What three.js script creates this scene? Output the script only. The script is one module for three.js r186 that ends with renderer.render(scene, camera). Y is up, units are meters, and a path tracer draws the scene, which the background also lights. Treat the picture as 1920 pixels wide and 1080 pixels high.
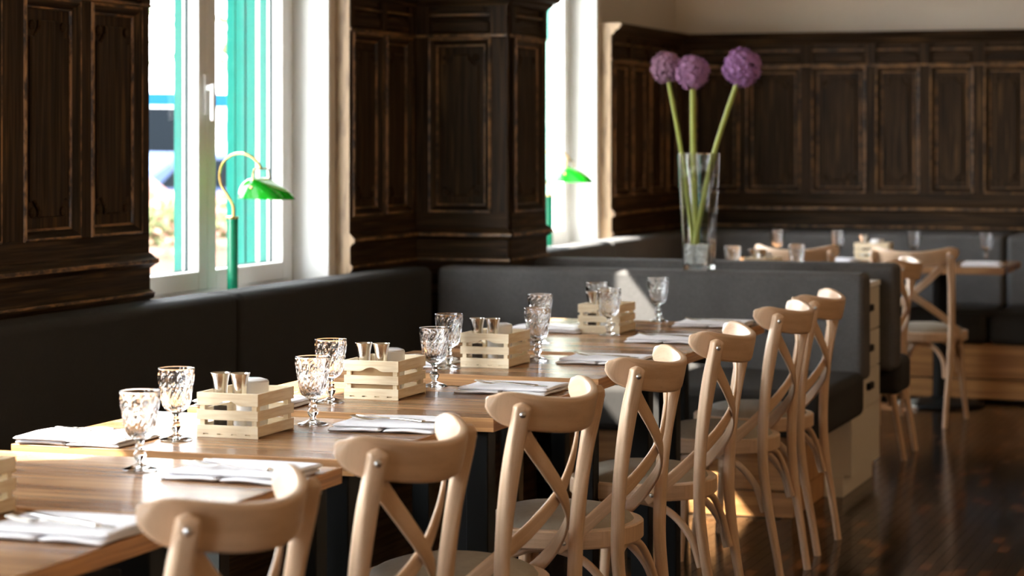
import * as THREE from 'three';
import { RoundedBoxGeometry } from 'three/addons/geometries/RoundedBoxGeometry.js';
import { mergeGeometries } from 'three/addons/utils/BufferGeometryUtils.js';
import { RectAreaLightUniformsLib } from 'three/addons/lights/RectAreaLightUniformsLib.js';

// ------------------------------------------------------------------ camera, sky, sun, exposure
// The window wall runs along -z at x = -3.8; the room lies at larger x. The camera stands at x = 0, z = 0.
const scene = new THREE.Scene();
const FOCAL = 4366;                                                   // pixels, of a 1920 x 1080 picture
const camera = new THREE.PerspectiveCamera(2 * Math.atan(540 / FOCAL) * 180 / Math.PI, 1920 / 1080, 0.1, 200);
camera.position.set(0, 1.40, 0);
camera.rotation.y = Math.atan(1530 / FOCAL);
camera.setViewOffset(1920, 1080, 0, 275, 1920, 1080);                 // level camera with a shifted lens
camera.focus = 5.75;
camera.updateProjectionMatrix();
camera.userData.fStop = camera.getFocalLength() / 1000 / 0.0205;
scene.add(camera);

const renderer = new THREE.WebGLRenderer({ antialias: true });
renderer.toneMapping = THREE.LinearToneMapping;
renderer.toneMappingExposure = 4.4;
renderer.shadowMap.enabled = true;
renderer.shadowMap.type = THREE.PCFSoftShadowMap;
RectAreaLightUniformsLib.init();

const SKY = 5.2, SUN = 12, FILL = 0.36;
{
  const w = 256, h = 128, data = new Float32Array(w * h * 4);
  for (let y = 0; y < h; y++) {
    const e = Math.max(0, ((y + 0.5) / h - 0.5) * 2), a = Math.pow(e, 0.6);
    for (let x = 0; x < w; x++) {
      const o = (y * w + x) * 4;
      data[o] = SKY * (1.0 - 0.26 * a); data[o + 1] = SKY * (1.0 - 0.13 * a); data[o + 2] = SKY * (0.99 + 0.02 * a); data[o + 3] = 1;
      if (y < h / 2) { data[o] = data[o + 1] = data[o + 2] = SKY * 0.4; }
    }
  }
  const sky = new THREE.DataTexture(data, w, h, THREE.RGBAFormat, THREE.FloatType);
  sky.mapping = THREE.EquirectangularReflectionMapping; sky.magFilter = THREE.LinearFilter; sky.needsUpdate = true;
  scene.background = sky;
}
const sun = new THREE.DirectionalLight(new THREE.Color(1.0, 0.93, 0.82), SUN);
sun.position.set(-3.8 - 8, 1 + 8 * 1.245, -7 + 8 * 0.575);            // shines into the room, downwards and away from the camera
sun.target.position.set(-3.8, 1, -7);
sun.castShadow = true;
sun.shadow.radius = 1; sun.shadow.mapSize.set(4096, 4096);
Object.assign(sun.shadow.camera, { left: -14, right: 14, top: 10, bottom: -10, near: 0.5, far: 40 });
scene.add(sun, sun.target);

// ------------------------------------------------------------------ helpers
let seed = 7;
const rnd = () => { seed = (seed + 0x6d2b79f5) | 0; let t = Math.imul(seed ^ (seed >>> 15), 1 | seed); t = (t + Math.imul(t ^ (t >>> 7), 61 | t)) ^ t; return ((t ^ (t >>> 14)) >>> 0) / 4294967296; };
const rr = (a, b) => a + (b - a) * rnd();
const V = (x, y, z) => new THREE.Vector3(x, y, z);
const clamp = (x, a = 0, b = 1) => Math.min(b, Math.max(a, x));
const lerp = (a, b, t) => a + (b - a) * t;
const smooth = (a, b, x) => { const t = clamp((x - a) / (b - a)); return t * t * (3 - 2 * t); };

const hash = (x, y, s) => { let h = Math.imul(x, 374761393) + Math.imul(y, 668265263) + Math.imul(s, 2246822519); h = Math.imul(h ^ (h >>> 13), 1274126177); return ((h ^ (h >>> 16)) >>> 0) / 4294967296; };
const mod = (a, n) => ((a % n) + n) % n;
function noise(x, y, px, py, s) {                                     // periodic value noise
  const xi = Math.floor(x), yi = Math.floor(y), fx = x - xi, fy = y - yi, u = fx * fx * (3 - 2 * fx), v = fy * fy * (3 - 2 * fy);
  const h = (i, j) => hash(mod(xi + i, px), mod(yi + j, py), s);
  return lerp(lerp(h(0, 0), h(1, 0), u), lerp(h(0, 1), h(1, 1), u), v);
}
function fbm(u, v, px, py, s, n = 4) { let a = 0.5, t = 0, m = 0; for (let i = 0; i < n; i++) { t += a * noise(u * px, v * py, px, py, s + i); m += a; a *= 0.55; px *= 2; py *= 2; } return t / m; }
const toS = (c) => 255 * (c <= 0.0031308 ? 12.92 * c : 1.055 * Math.pow(c, 1 / 2.4) - 0.055);
// A tiling colour (or grey data) texture; su, sv: its size in metres along u and v.
function tex(w, h, su, sv, f, srgb = true) {
  const d = new Uint8Array(w * h * 4);
  for (let y = 0; y < h; y++) for (let x = 0; x < w; x++) {
    const c = f((x + 0.5) / w, (y + 0.5) / h), o = (y * w + x) * 4;
    for (let k = 0; k < 3; k++) d[o + k] = clamp(Math.round(srgb ? toS(clamp(c[k])) : 255 * c[k]), 0, 255);
    d[o + 3] = 255;
  }
  const t = new THREE.DataTexture(d, w, h, THREE.RGBAFormat);
  t.wrapS = t.wrapT = THREE.RepeatWrapping; t.magFilter = THREE.LinearFilter; t.minFilter = THREE.LinearMipmapLinearFilter; t.generateMipmaps = true;
  if (srgb) t.colorSpace = THREE.SRGBColorSpace;
  t.repeat.set(1 / su, 1 / sv); t.needsUpdate = true;
  return t;
}
const mix3 = (a, b, t) => [lerp(a[0], b[0], t), lerp(a[1], b[1], t), lerp(a[2], b[2], t)];
const std = (o) => new THREE.MeshStandardMaterial(o), phys = (o) => new THREE.MeshPhysicalMaterial(o);
const rgb = (r, g, b) => new THREE.Color().setRGB(r, g, b);

// geometry: everything becomes position + normal + uv, not indexed
function prep(g) { const q = g.index ? g.toNonIndexed() : g; for (const k of Object.keys(q.attributes)) if (!['position', 'normal', 'uv'].includes(k)) q.deleteAttribute(k); if (!q.attributes.normal) q.computeVertexNormals(); if (!q.attributes.uv) q.setAttribute('uv', new THREE.Float32BufferAttribute(new Float32Array(q.attributes.position.count * 2), 2)); return q; }
// uv in metres: u along the grain axis (0, 1, 2), v across it
function grain(g0, ax = 0, off = true) {
  const g = prep(g0), p = g.attributes.position, uv = g.attributes.uv, a = V(), b = V(), c = V(), n = V(), ou = off ? rr(0, 7) : 0, ov = off ? rr(0, 7) : 0;
  for (let i = 0; i < p.count; i += 3) {
    a.fromBufferAttribute(p, i); b.fromBufferAttribute(p, i + 1); c.fromBufferAttribute(p, i + 2); n.crossVectors(b.clone().sub(a), c.clone().sub(a));
    const m = [Math.abs(n.x), Math.abs(n.y), Math.abs(n.z)]; const k = m.indexOf(Math.max(...m));
    const ua = k === ax ? (ax + 1) % 3 : ax, va = [0, 1, 2].find((i) => i !== k && i !== ua);
    [a, b, c].forEach((q, j) => uv.setXY(i + j, q.getComponent(ua) + ou, q.getComponent(va) + ov));
  }
  return g;
}
const merge = (list) => (list.length === 1 ? prep(list[0]) : mergeGeometries(list.map(prep)));
// box by its limits; r: rounding of its edges
function box(x0, x1, y0, y1, z0, z1, r = 0, ax = 0, seg = 1) {
  const g = r ? new RoundedBoxGeometry(x1 - x0, y1 - y0, z1 - z0, seg, Math.min(r, (x1 - x0) / 2.01, (y1 - y0) / 2.01, (z1 - z0) / 2.01)) : new THREE.BoxGeometry(x1 - x0, y1 - y0, z1 - z0);
  g.translate((x0 + x1) / 2, (y0 + y1) / 2, (z0 + z1) / 2);
  return grain(g, ax);
}
// box in wall coordinates: Z runs away from the camera (Z = -z)
const wbox = (X0, X1, Y0, Y1, Z0, Z1, r = 0, ax = 2, seg = 1) => box(X0, X1, Y0, Y1, -Z1, -Z0, r, ax, seg);
const at = (g, x, y, z) => { g.translate(x, y, z); return g; };

// tube along points; size(t, i) gives [half axis along the normal, half axis along the binormal, exponent]; ref is the wanted normal direction (or a function of the point)
function sweep(pts, size, ref, o = {}) {
  const { n = 40, seg = 12, curved = true, caps = true } = o;
  const curve = curved ? new THREE.CatmullRomCurve3(pts, false, 'centripetal') : null;
  const P = [], T = [];
  if (curve) for (let i = 0; i <= n; i++) { P.push(curve.getPoint(i / n)); T.push(curve.getTangent(i / n)); }
  else pts.forEach((p, i) => { P.push(p); T.push(pts[Math.min(i + 1, pts.length - 1)].clone().sub(pts[Math.max(i - 1, 0)]).normalize()); });
  const m = P.length - 1, pos = [], uv = [], idx = []; let len = 0;
  for (let i = 0; i <= m; i++) {
    if (i) len += P[i].distanceTo(P[i - 1]);
    const r = typeof ref === 'function' ? ref(P[i], i / m) : ref, N = r.clone().addScaledVector(T[i], -r.dot(T[i])).normalize(), B = T[i].clone().cross(N), [a, b, e = 1] = size(i / m, P[i]);
    for (let j = 0; j <= seg; j++) {
      const f = (j / seg) * 2 * Math.PI, c = Math.cos(f), s = Math.sin(f), cc = Math.sign(c) * Math.abs(c) ** e, ss = Math.sign(s) * Math.abs(s) ** e;
      const q = P[i].clone().addScaledVector(N, a * cc).addScaledVector(B, b * ss);
      pos.push(q.x, q.y, q.z); uv.push(len, (j / seg) * 4 * (a + b) * 0.9);
    }
  }
  for (let i = 0; i < m; i++) for (let j = 0; j < seg; j++) { const k = i * (seg + 1) + j; idx.push(k, k + seg + 1, k + 1, k + 1, k + seg + 1, k + seg + 2); }
  const g = new THREE.BufferGeometry();
  g.setAttribute('position', new THREE.Float32BufferAttribute(pos, 3)); g.setAttribute('uv', new THREE.Float32BufferAttribute(uv, 2)); g.setIndex(idx); g.computeVertexNormals();
  // close the seam's normals
  const nn = g.attributes.normal;
  for (let i = 0; i <= m; i++) { const k = i * (seg + 1), l = k + seg, v = V().fromBufferAttribute(nn, k).add(V().fromBufferAttribute(nn, l)).normalize(); nn.setXYZ(k, v.x, v.y, v.z); nn.setXYZ(l, v.x, v.y, v.z); }
  const parts = [prep(g)];
  if (caps) for (const e of [0, m]) {
    const cp = [], k0 = e * (seg + 1), c = P[e];
    for (let j = 0; j < seg; j++) { const A = [0, 1, 2].map((d) => pos[(k0 + j) * 3 + d]), B = [0, 1, 2].map((d) => pos[(k0 + j + 1) * 3 + d]); cp.push(c.x, c.y, c.z, ...(e ? A : B), ...(e ? B : A)); }
    const cg = new THREE.BufferGeometry(); cg.setAttribute('position', new THREE.Float32BufferAttribute(cp, 3)); cg.computeVertexNormals();
    parts.push(grain(cg, 1));
  }
  return merge(parts);
}
const rod = (a, b, r0, r1 = r0, seg = 12) => sweep([a, b], (t) => [lerp(r0, r1, t), lerp(r0, r1, t)], Math.abs(b.y - a.y) > 0.7 * a.distanceTo(b) ? V(1, 0, 0) : V(0, 1, 0), { curved: false, seg });
const lathe = (pr, seg = 32) => prep(new THREE.LatheGeometry(pr.map(([r, y]) => new THREE.Vector2(r, y)), seg));
function extrude(shape, depth, bevel = 0, curveSegments = 8) { return new THREE.ExtrudeGeometry(shape, { depth: depth - 2 * bevel, bevelEnabled: bevel > 0, bevelSize: bevel, bevelThickness: bevel, bevelSegments: 1, bevelOffset: -bevel, curveSegments }).translate(0, 0, bevel); }
function poly(pts) { const s = new THREE.Shape(); pts.forEach(([x, y], i) => (i ? s.lineTo(x, y) : s.moveTo(x, y))); s.closePath(); return s; }

// objects
const used = {};
const numbered = (n) => { const base = n.replace(/_\d{3}$/, ''); const k = (used[base] = (used[base] ?? -1) + 1); return k ? `${base}_${String(k).padStart(3, '0')}` : base; };
function part(name, geo, mat, parent) { const m = new THREE.Mesh(Array.isArray(geo) ? merge(geo) : geo, mat); m.name = name; m.castShadow = m.receiveShadow = true; parent.add(m); return m; }
function each(name, list, mat, parent) { for (const g of list) part(name, g, mat, parent); }
function tag(o, label, category, group) { o.userData = { label, category }; if (group) o.userData.group = group; return o; }
function thing(name, label, category, [X, Y, Z] = [0, 0, 0], turn = 0, group) { const o = new THREE.Group(); o.name = numbered(name); o.position.set(X, Y, -Z); o.rotation.y = turn; scene.add(o); return tag(o, label, category, group); }
function copy(src, label, [X, Y, Z], turn = 0) { const o = src.clone(); o.name = numbered(src.name); o.position.set(X, Y, -Z); o.rotation.y = turn; o.userData = { ...src.userData, label }; scene.add(o); return o; }
function setting(name, geo, mat, parent) { const m = new THREE.Mesh(Array.isArray(geo) ? merge(geo) : geo, mat); m.name = name; m.castShadow = m.receiveShadow = true; m.userData = { kind: 'structure' }; (parent || scene).add(m); return m; }
function settingGroup(name) { const g = new THREE.Group(); g.name = name; g.userData = { kind: 'structure' }; scene.add(g); return g; }

// ------------------------------------------------------------------ materials
const M = {};
{
  // dark stained, waxed oak of the panelling: streaks along u
  const darkMap = tex(512, 512, 0.9, 0.45, (u, v) => {
    const a = fbm(u, v, 3, 40, 11, 4), b = fbm(u, v, 2, 9, 21, 4), c = fbm(u, v, 6, 96, 31, 2);
    let col = mix3([0.016, 0.0088, 0.0042], [0.058, 0.032, 0.0145], smooth(0.3, 0.75, 0.6 * a + 0.4 * c));
    col = mix3(col, [0.130, 0.070, 0.026], 0.7 * smooth(0.58, 0.80, b) * smooth(0.35, 0.7, a));
    return col;
  });
  const darkRough = tex(256, 256, 0.9, 0.45, (u, v) => { const r = 0.42 + 0.26 * fbm(u, v, 4, 30, 51, 3); return [r, r, r]; }, false);
  M.panel = phys({ specularIntensity: 0.28, map: darkMap, roughnessMap: darkRough, roughness: 1, bumpMap: darkMap, bumpScale: 0.0006 });
  // the same wood where its edges are rubbed through to a golden brown
  M.worn = std({ roughness: 0.42, map: tex(512, 64, 0.7, 0.06, (u, v) => {
    const a = fbm(u, v, 26, 4, 61, 4), b = fbm(u, v, 7, 2, 71, 3);
    return mix3([0.030, 0.017, 0.009], [0.33, 0.175, 0.068], smooth(0.34, 0.68, 0.55 * a + 0.45 * b));
  }) });
  // paler tan wood for the ends of the panelling beside the windows
  M.paleEdge = std({ roughness: 0.5, map: tex(256, 64, 0.8, 0.08, (u, v) => mix3([0.40, 0.27, 0.155], [0.22, 0.135, 0.075], smooth(0.4, 0.75, fbm(u, v, 6, 5, 77, 4)))) });
  M.beech = phys({ roughness: 0.36, clearcoat: 0.25, clearcoatRoughness: 0.3, map: tex(512, 256, 0.5, 0.12, (u, v) => {
    const a = fbm(u, v, 4, 22, 81, 4), f = noise(u * 60, v * 90, 60, 90, 82);
    return mix3([0.68, 0.475, 0.315], [0.58, 0.385, 0.240], clamp(0.8 * smooth(0.35, 0.7, a) + (f > 0.82 ? 0.35 : 0)));
  }) });
  const stripes = (u, v) => {
    const band = fbm(u * 1, v, 1, 17, 91, 2), fine = fbm(u, v, 2, 70, 95, 3), long = fbm(u, v, 3, 12, 99, 3);
    let c = mix3([0.205, 0.100, 0.046], [0.40, 0.225, 0.110], smooth(0.3, 0.7, 0.55 * band + 0.45 * long));
    return mix3(c, [0.120, 0.056, 0.026], 0.6 * smooth(0.55, 0.75, fine));
  };
  M.table = phys({ roughness: 0.24, specularIntensity: 0.25, map: tex(512, 1024, 0.8, 0.65, stripes), bumpMap: tex(128, 512, 0.8, 0.65, (u, v) => { const f = fbm(u, v, 3, 90, 103, 2); return [f, f, f]; }, false), bumpScale: 0.00012 });
  M.edge = std({ roughness: 0.4, map: tex(256, 128, 0.8, 0.12, (u, v) => mix3([0.52, 0.265, 0.100], [0.32, 0.150, 0.055], smooth(0.35, 0.7, fbm(u, v, 3, 28, 107, 3)))) });
  M.oak = std({ roughness: 0.42, map: tex(512, 256, 1.2, 0.35, (u, v) => mix3([0.50, 0.265, 0.100], [0.33, 0.155, 0.055], smooth(0.3, 0.7, fbm(u, v, 3, 26, 111, 4)))) });
  M.pine = std({ roughness: 0.6, map: tex(256, 128, 0.2, 0.05, (u, v) => mix3([0.80, 0.69, 0.49], [0.71, 0.575, 0.375], smooth(0.35, 0.72, fbm(u, v, 3, 14, 115, 4)))) });
  const weave = tex(128, 128, 0.02, 0.02, (u, v) => { const a = 0.5 + 0.25 * Math.sin(u * 2 * Math.PI * 10) * (Math.floor(v * 20) % 2 ? 1 : -1) + 0.25 * Math.sin(v * 2 * Math.PI * 10); return [a, a, a]; }, false);
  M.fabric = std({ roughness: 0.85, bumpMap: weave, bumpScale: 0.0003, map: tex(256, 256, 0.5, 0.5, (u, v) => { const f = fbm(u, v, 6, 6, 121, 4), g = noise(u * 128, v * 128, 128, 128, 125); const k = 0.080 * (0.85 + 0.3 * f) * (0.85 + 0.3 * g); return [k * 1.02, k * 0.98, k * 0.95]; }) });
  M.fabricShaded = std({ roughness: 0.85, bumpMap: weave, bumpScale: 0.0003, map: tex(256, 256, 0.5, 0.5, (u, v) => { const f = fbm(u, v, 6, 6, 127, 4), g = noise(u * 128, v * 128, 128, 128, 129); const k = 0.018 * (0.85 + 0.3 * f) * (0.85 + 0.3 * g); return [k * 1.1, k * 0.98, k * 0.84]; }) });  // darker copy of the charcoal fabric, with shade put into its colour
  M.cushion = std({ roughness: 0.55, bumpMap: weave, bumpScale: 0.0001, map: tex(128, 128, 0.2, 0.2, (u, v) => { const s = noise(u * 8, 0, 8, 1, 131) * 0.1 + fbm(u, v, 16, 16, 133, 3) * 0.2; const k = 0.9 + s; return [0.285 * k, 0.245 * k, 0.190 * k]; }) });
  M.plaster = std({ roughness: 0.9, map: tex(256, 256, 1.5, 1.5, (u, v) => { const k = 0.96 + 0.06 * fbm(u, v, 6, 6, 141, 5); return [0.66 * k, 0.60 * k, 0.52 * k]; }), bumpMap: tex(256, 256, 0.4, 0.4, (u, v) => { const k = fbm(u, v, 24, 24, 145, 3); return [k, k, k]; }, false), bumpScale: 0.0006 });
  M.ochre = std({ roughness: 0.9, color: rgb(0.42, 0.26, 0.13) });
  M.ceiling = std({ roughness: 0.9, color: rgb(0.48, 0.40, 0.29) });
  M.white = std({ roughness: 0.8, color: rgb(0.80, 0.80, 0.78) });
  M.frame = std({ roughness: 0.35, color: rgb(0.80, 0.80, 0.77) });
  M.teal = phys({ roughness: 0.9, specularIntensity: 0.05, map: tex(64, 256, 0.3, 1.0, (u, v) => { const k = 0.92 + 0.14 * fbm(u, v, 8, 3, 151, 3); return [0.018 * k, 0.15 * k, 0.12 * k]; }) });
  M.gasket = std({ roughness: 0.6, color: rgb(0.01, 0.03, 0.03) });
  M.pane = phys({ color: 0xffffff, roughness: 0.0, transmission: 1, thickness: 0, ior: 1.45, specularIntensity: 0.3 });
  M.glass = phys({ color: 0xffffff, roughness: 0.0, transmission: 1, thickness: 0.01, ior: 1.5 });
  M.water = phys({ color: 0xffffff, roughness: 0.0, transmission: 1, thickness: 0.05, ior: 1.33 });
  M.steel = std({ roughness: 0.16, metalness: 1, color: rgb(0.78, 0.74, 0.68) });
  M.handle = std({ roughness: 0.3, metalness: 1, color: rgb(0.6, 0.6, 0.6) });
  M.brass = std({ roughness: 0.16, metalness: 1, color: rgb(0.66, 0.45, 0.15) });
  M.black = phys({ specularIntensity: 0.4, roughness: 0.5, color: rgb(0.006, 0.007, 0.007) });
  M.linen = std({ roughness: 0.9, color: rgb(0.80, 0.79, 0.81), bumpMap: weave, bumpScale: 0.0002 });
  M.porcelain = phys({ roughness: 0.2, color: rgb(0.82, 0.80, 0.78), clearcoat: 0.5 });
  M.salt = std({ roughness: 0.9, color: rgb(0.82, 0.81, 0.80) });
  M.pepper = std({ roughness: 0.9, map: tex(64, 64, 0.03, 0.03, (u, v) => { const k = noise(u * 16, v * 16, 16, 16, 161); return [0.03 + 0.07 * k, 0.022 + 0.05 * k, 0.018 + 0.03 * k]; }) });
  M.cabinet = std({ roughness: 0.5, color: rgb(0.66, 0.62, 0.53) });
  M.stem = std({ roughness: 0.5, map: tex(32, 128, 0.02, 0.2, (u, v) => { const k = fbm(u, v, 4, 2, 171, 3); return [0.30 + 0.1 * k, 0.36 + 0.08 * k, 0.08]; }) });
  M.floret = std({ roughness: 0.7, color: rgb(0.42, 0.22, 0.40) });
  M.floretHeart = std({ roughness: 0.9, color: rgb(0.10, 0.045, 0.07) });
  M.greenPaint = std({ roughness: 0.25, color: rgb(0.0, 0.20, 0.10) });
  M.greenGlass = phys({ roughness: 0.06, color: rgb(0.005, 0.42, 0.012), clearcoat: 1, clearcoatRoughness: 0.03, transmission: 0.35, thickness: 0 });
  M.bulb = phys({ roughness: 0.3, color: rgb(0.9, 0.9, 0.86), transmission: 0.5, thickness: 0 });
  M.paving = phys({ roughness: 0.9, specularIntensity: 0.1, map: tex(128, 128, 3, 3, (u, v) => { const k = 0.9 + 0.2 * fbm(u, v, 8, 8, 181, 4); return [0.20 * k, 0.195 * k, 0.185 * k]; }) });
}
// ------------------------------------------------------------------ floor, walls, ceiling
const WALL = -3.81, OUT = -4.15, FACE = -3.75, BACK = 13.85, HEAD = 2.67;
const WIN = [[-0.5, 1.7, 3.05], [3.12, 5.2, 2.95], [7.05, 8.65, HEAD], [10.7, 12.3, HEAD]], SILL = 0.80;  // the first window is out of view, added to give more daylight
{
  // dark mosaic parquet: a bed, and blocks laid lengthwise; the largest ones seen are parts, the rest one part
  const floor = setting('floor', wbox(-4.15, 4.7, -0.2, -0.0025, -2.7, 14.2), std({ roughness: 0.3, map: tex(256, 256, 0.6, 0.6, (u, v) => { const k = 0.5 + fbm(u, v, 24, 8, 191, 3); return [0.020 * k, 0.011 * k, 0.006 * k]; }) }));
  const LB = 0.12, WB = 0.04, spots = [];
  for (let i = 0; i < 184; i++) for (let j = 0; j < 105; j++) {
    const X = -2.87 + (i + 0.5) * WB, Z = -0.06 + (j + 0.5 + 0.5 * (i % 2)) * LB;
    if (Z > 12.52 || (X < -1.9 && Z > 8.4 && Z < 10.2)) continue;
    spots.push([X, Z, rnd(), rnd()]);
  }
  const tones = [[0.012, 0.006, 0.0033], [0.018, 0.009, 0.0045], [0.025, 0.012, 0.006], [0.038, 0.017, 0.0075], [0.17, 0.062, 0.017]];
  const pick = (t) => (t < 0.34 ? 0 : t < 0.62 ? 1 : t < 0.82 ? 2 : t < 0.93 ? 3 : 4);
  const geo = box(-WB / 2 + 0.0004, WB / 2 - 0.0004, -0.0025, 0, -LB / 2 + 0.0004, LB / 2 - 0.0004, 0.0005, 2);
  const gmap = tex(128, 64, 0.3, 0.1, (u, v) => { const k = 0.75 + 0.5 * fbm(u, v, 3, 20, 195, 3); return [k, k, k].map((x) => x * 0.8); });
  const mats = tones.map((c) => phys({ color: rgb(...c.map((x) => x / 0.8)), map: gmap, roughness: 0.15, specularIntensity: 0.4 }));
  const seen = ([X, Z]) => { const th = camera.rotation.y, d = -Math.sin(th) * X + Math.cos(th) * Z, r = Math.cos(th) * X + Math.sin(th) * Z, px = 960 + FOCAL * r / d, py = 265 + FOCAL * 1.4 / d; return px > 1480 && px < 1930 && py < 1090; };
  const near = spots.filter(seen).sort((a, b) => a[1] - b[1]).slice(0, 300), set = new Set(near), rest = spots.filter((s) => !set.has(s));
  near.forEach(([X, Z, t, s]) => { const m = part('parquet_block', geo, mats[pick(t)], floor); m.position.set(X, (s - 0.5) * 0.0004, -Z); });
  const inst = new THREE.InstancedMesh(geo, phys({ color: 0xffffff, map: gmap, roughness: 0.15, specularIntensity: 0.4 }), rest.length), mt = new THREE.Matrix4();
  rest.forEach(([X, Z, t, s], i) => { inst.setMatrixAt(i, mt.makeTranslation(X, (s - 0.5) * 0.0004, -Z)); inst.setColorAt(i, rgb(...tones[pick(t)].map((x) => x / 0.8))); });
  inst.name = 'parquet_blocks'; inst.userData = { kind: 'stuff' }; inst.castShadow = inst.receiveShadow = true; floor.add(inst);

  const boxes = [];
  let z = -2.7;
  for (const [a, b, h] of WIN) { boxes.push(wbox(OUT, WALL, -0.2, 3.4, z, a), wbox(OUT, WALL, -0.2, SILL, a, b), wbox(OUT, WALL, h, 3.4, a, b)); z = b; }
  boxes.push(wbox(OUT, WALL, -0.2, 3.4, z, 14.2));
  setting('wall_left', boxes, M.plaster);
  setting('wall_back', wbox(-3.81, 4.7, -0.2, 3.4, BACK + 0.06, 14.2, 0, 0), M.plaster);
  setting('wall_right', wbox(4.5, 4.7, -0.2, 3.4, -2.7, BACK + 0.06), M.ochre);
  setting('wall_front', [wbox(WALL, -2.7, -0.2, 3.4, -2.7, -2.5, 0, 0), wbox(-1.6, 4.5, -0.2, 3.4, -2.7, -2.5, 0, 0), wbox(-2.7, -1.6, 2.15, 3.4, -2.7, -2.5, 0, 0), wbox(-2.7, -1.6, -0.2, 0, -2.7, -2.5, 0, 0)], M.ochre);
  // glazed door added unseen behind the camera to let in more light
  const door = settingGroup('added_door_1');
  each('door_bar', [wbox(-2.69, -2.6, 0.005, 2.14, -2.63, -2.57, 0.004, 1), wbox(-1.7, -1.61, 0.005, 2.14, -2.63, -2.57, 0.004, 1), wbox(-2.6, -1.7, 0.005, 0.2, -2.63, -2.57, 0.004, 0), wbox(-2.6, -1.7, 2.05, 2.14, -2.63, -2.57, 0.004, 0)], M.panel, door);
  part('glass_pane', wbox(-2.605, -1.695, 0.195, 2.055, -2.604, -2.596), M.pane, door);
  part('door_handle', rod(V(-1.66, 0.95, 2.55), V(-1.66, 1.25, 2.55), 0.012), M.brass, door);
  setting('ceiling', wbox(-4.15, 4.7, 3.4, 3.6, -2.7, 14.2), M.ceiling);
  // the pier between the second and third windows
  setting('wall_pier', wbox(WALL, -3.385, -0.2, 3.4, 9.49, 9.95), M.plaster);
}

// ------------------------------------------------------------------ windows
WIN.forEach(([a, b, head], i) => {
  const w = settingGroup('window_' + (i + 1)), X0 = -4.04, X1 = -3.97, c = (a + b) / 2, top = head - 0.03;
  // white plaster reveals
  each('reveal', [wbox(X1 - 0.02, WALL - 0.004, SILL, head, b - 0.012, b + 0.004), wbox(X1 - 0.02, WALL - 0.004, SILL, head, a - 0.004, a + 0.012), wbox(X1 - 0.02, WALL - 0.004, head - 0.012, head + 0.004, a, b)], M.white, w);
  each('window_frame', [wbox(X0, X1, SILL, top, a + 0.012, a + 0.07, 0.004, 1), wbox(X0, X1, SILL, top, b - 0.07, b - 0.012, 0.004, 1), wbox(X0, X1, SILL, SILL + 0.05, a + 0.07, b - 0.07, 0.004), wbox(X0, X1, top - 0.05, head - 0.012, a + 0.07, b - 0.07, 0.004)], M.frame, w);
  part('window_sill', wbox(X1 - 0.02, -3.735, SILL - 0.03, SILL, a + 0.012, b - 0.012, 0.006), M.white, w);
  for (const [z0, z1, hs] of [[a + 0.065, c, 1], [c, b - 0.065, -1]]) {
    const S = 0.072, s0 = SILL + 0.045, s1 = top - 0.045, xs = X1 + 0.012;
    const sash = part('glass_pane', wbox(-4.012, -4.008, s0 + S - 0.01, s1 - S + 0.01, z0 + S - 0.01, z1 - S + 0.01), M.pane, w);
    each('sash_bar', [wbox(X0 + 0.01, xs, s0, s1, z0, z0 + S, 0.006, 1), wbox(X0 + 0.01, xs, s0, s1, z1 - S, z1 - 0.002, 0.006, 1), wbox(X0 + 0.01, xs, s0, s0 + S, z0 + S, z1 - S, 0.006), wbox(X0 + 0.01, xs, s1 - S, s1, z0 + S, z1 - S, 0.006)], M.frame, w);
    const q = 0.004, gx0 = -4.016, gx1 = -4.004;
    each('gasket', [wbox(gx0, gx1, s0 + S, s1 - S, z0 + S - q, z0 + S + q), wbox(gx0, gx1, s0 + S, s1 - S, z1 - S - q, z1 - S + q), wbox(gx0, gx1, s0 + S - q, s0 + S + q, z0 + S, z1 - S), wbox(gx0, gx1, s1 - S - q, s1 - S + q, z0 + S, z1 - S)], M.gasket, sash);
    // outer face of the sash, painted like the shutters
    each('outer_cladding', [wbox(-4.062, -4.03, s0, s1, z0, z0 + S, 0.003, 1), wbox(-4.062, -4.03, s0, s1, z1 - S, z1 - 0.002, 0.003, 1), wbox(-4.062, -4.03, s0, s0 + S, z0, z1, 0.003), wbox(-4.062, -4.03, s1 - S, s1, z0, z1, 0.003)], M.teal, sash);
  }
each('window_handle', [wbox(X1 + 0.012, X1 + 0.022, 1.50, 1.65, c - 0.040, c - 0.012, 0.004, 1), wbox(X1 + 0.02, X1 + 0.052, 1.588, 1.612, c - 0.037, c - 0.015, 0.006, 0), wbox(X1 + 0.038, X1 + 0.056, 1.475, 1.615, c - 0.038, c - 0.014, 0.006, 1)], M.white, w);
  // opened shutter outside, folded against the far jamb
  if (i > 1) {
    const s = thing('window_shutter', ['teal boarded shutter seen through the right sash behind the nearer green lamp', 'teal boarded shutter outside the far window, partly hidden by the panelled pier'][i - 2], 'shutter', [-4.142, 0, b + 0.01], 0);
    for (let k = 0; k < 3; k++) part('board', box(-0.045 * (k + 1) + 0.002, -0.045 * k - 0.002, SILL + 0.02, head, -0.014 + 0.004 * (k % 2), 0.014 + 0.004 * (k % 2), 0.004, 1), M.teal, s);
    each('batten', [box(-0.133, -0.002, 1.0, 1.06, -0.03, -0.012, 0.003), box(-0.133, -0.002, 2.2, 2.26, -0.03, -0.012, 0.003)], M.teal, s);
  }
});

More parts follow.
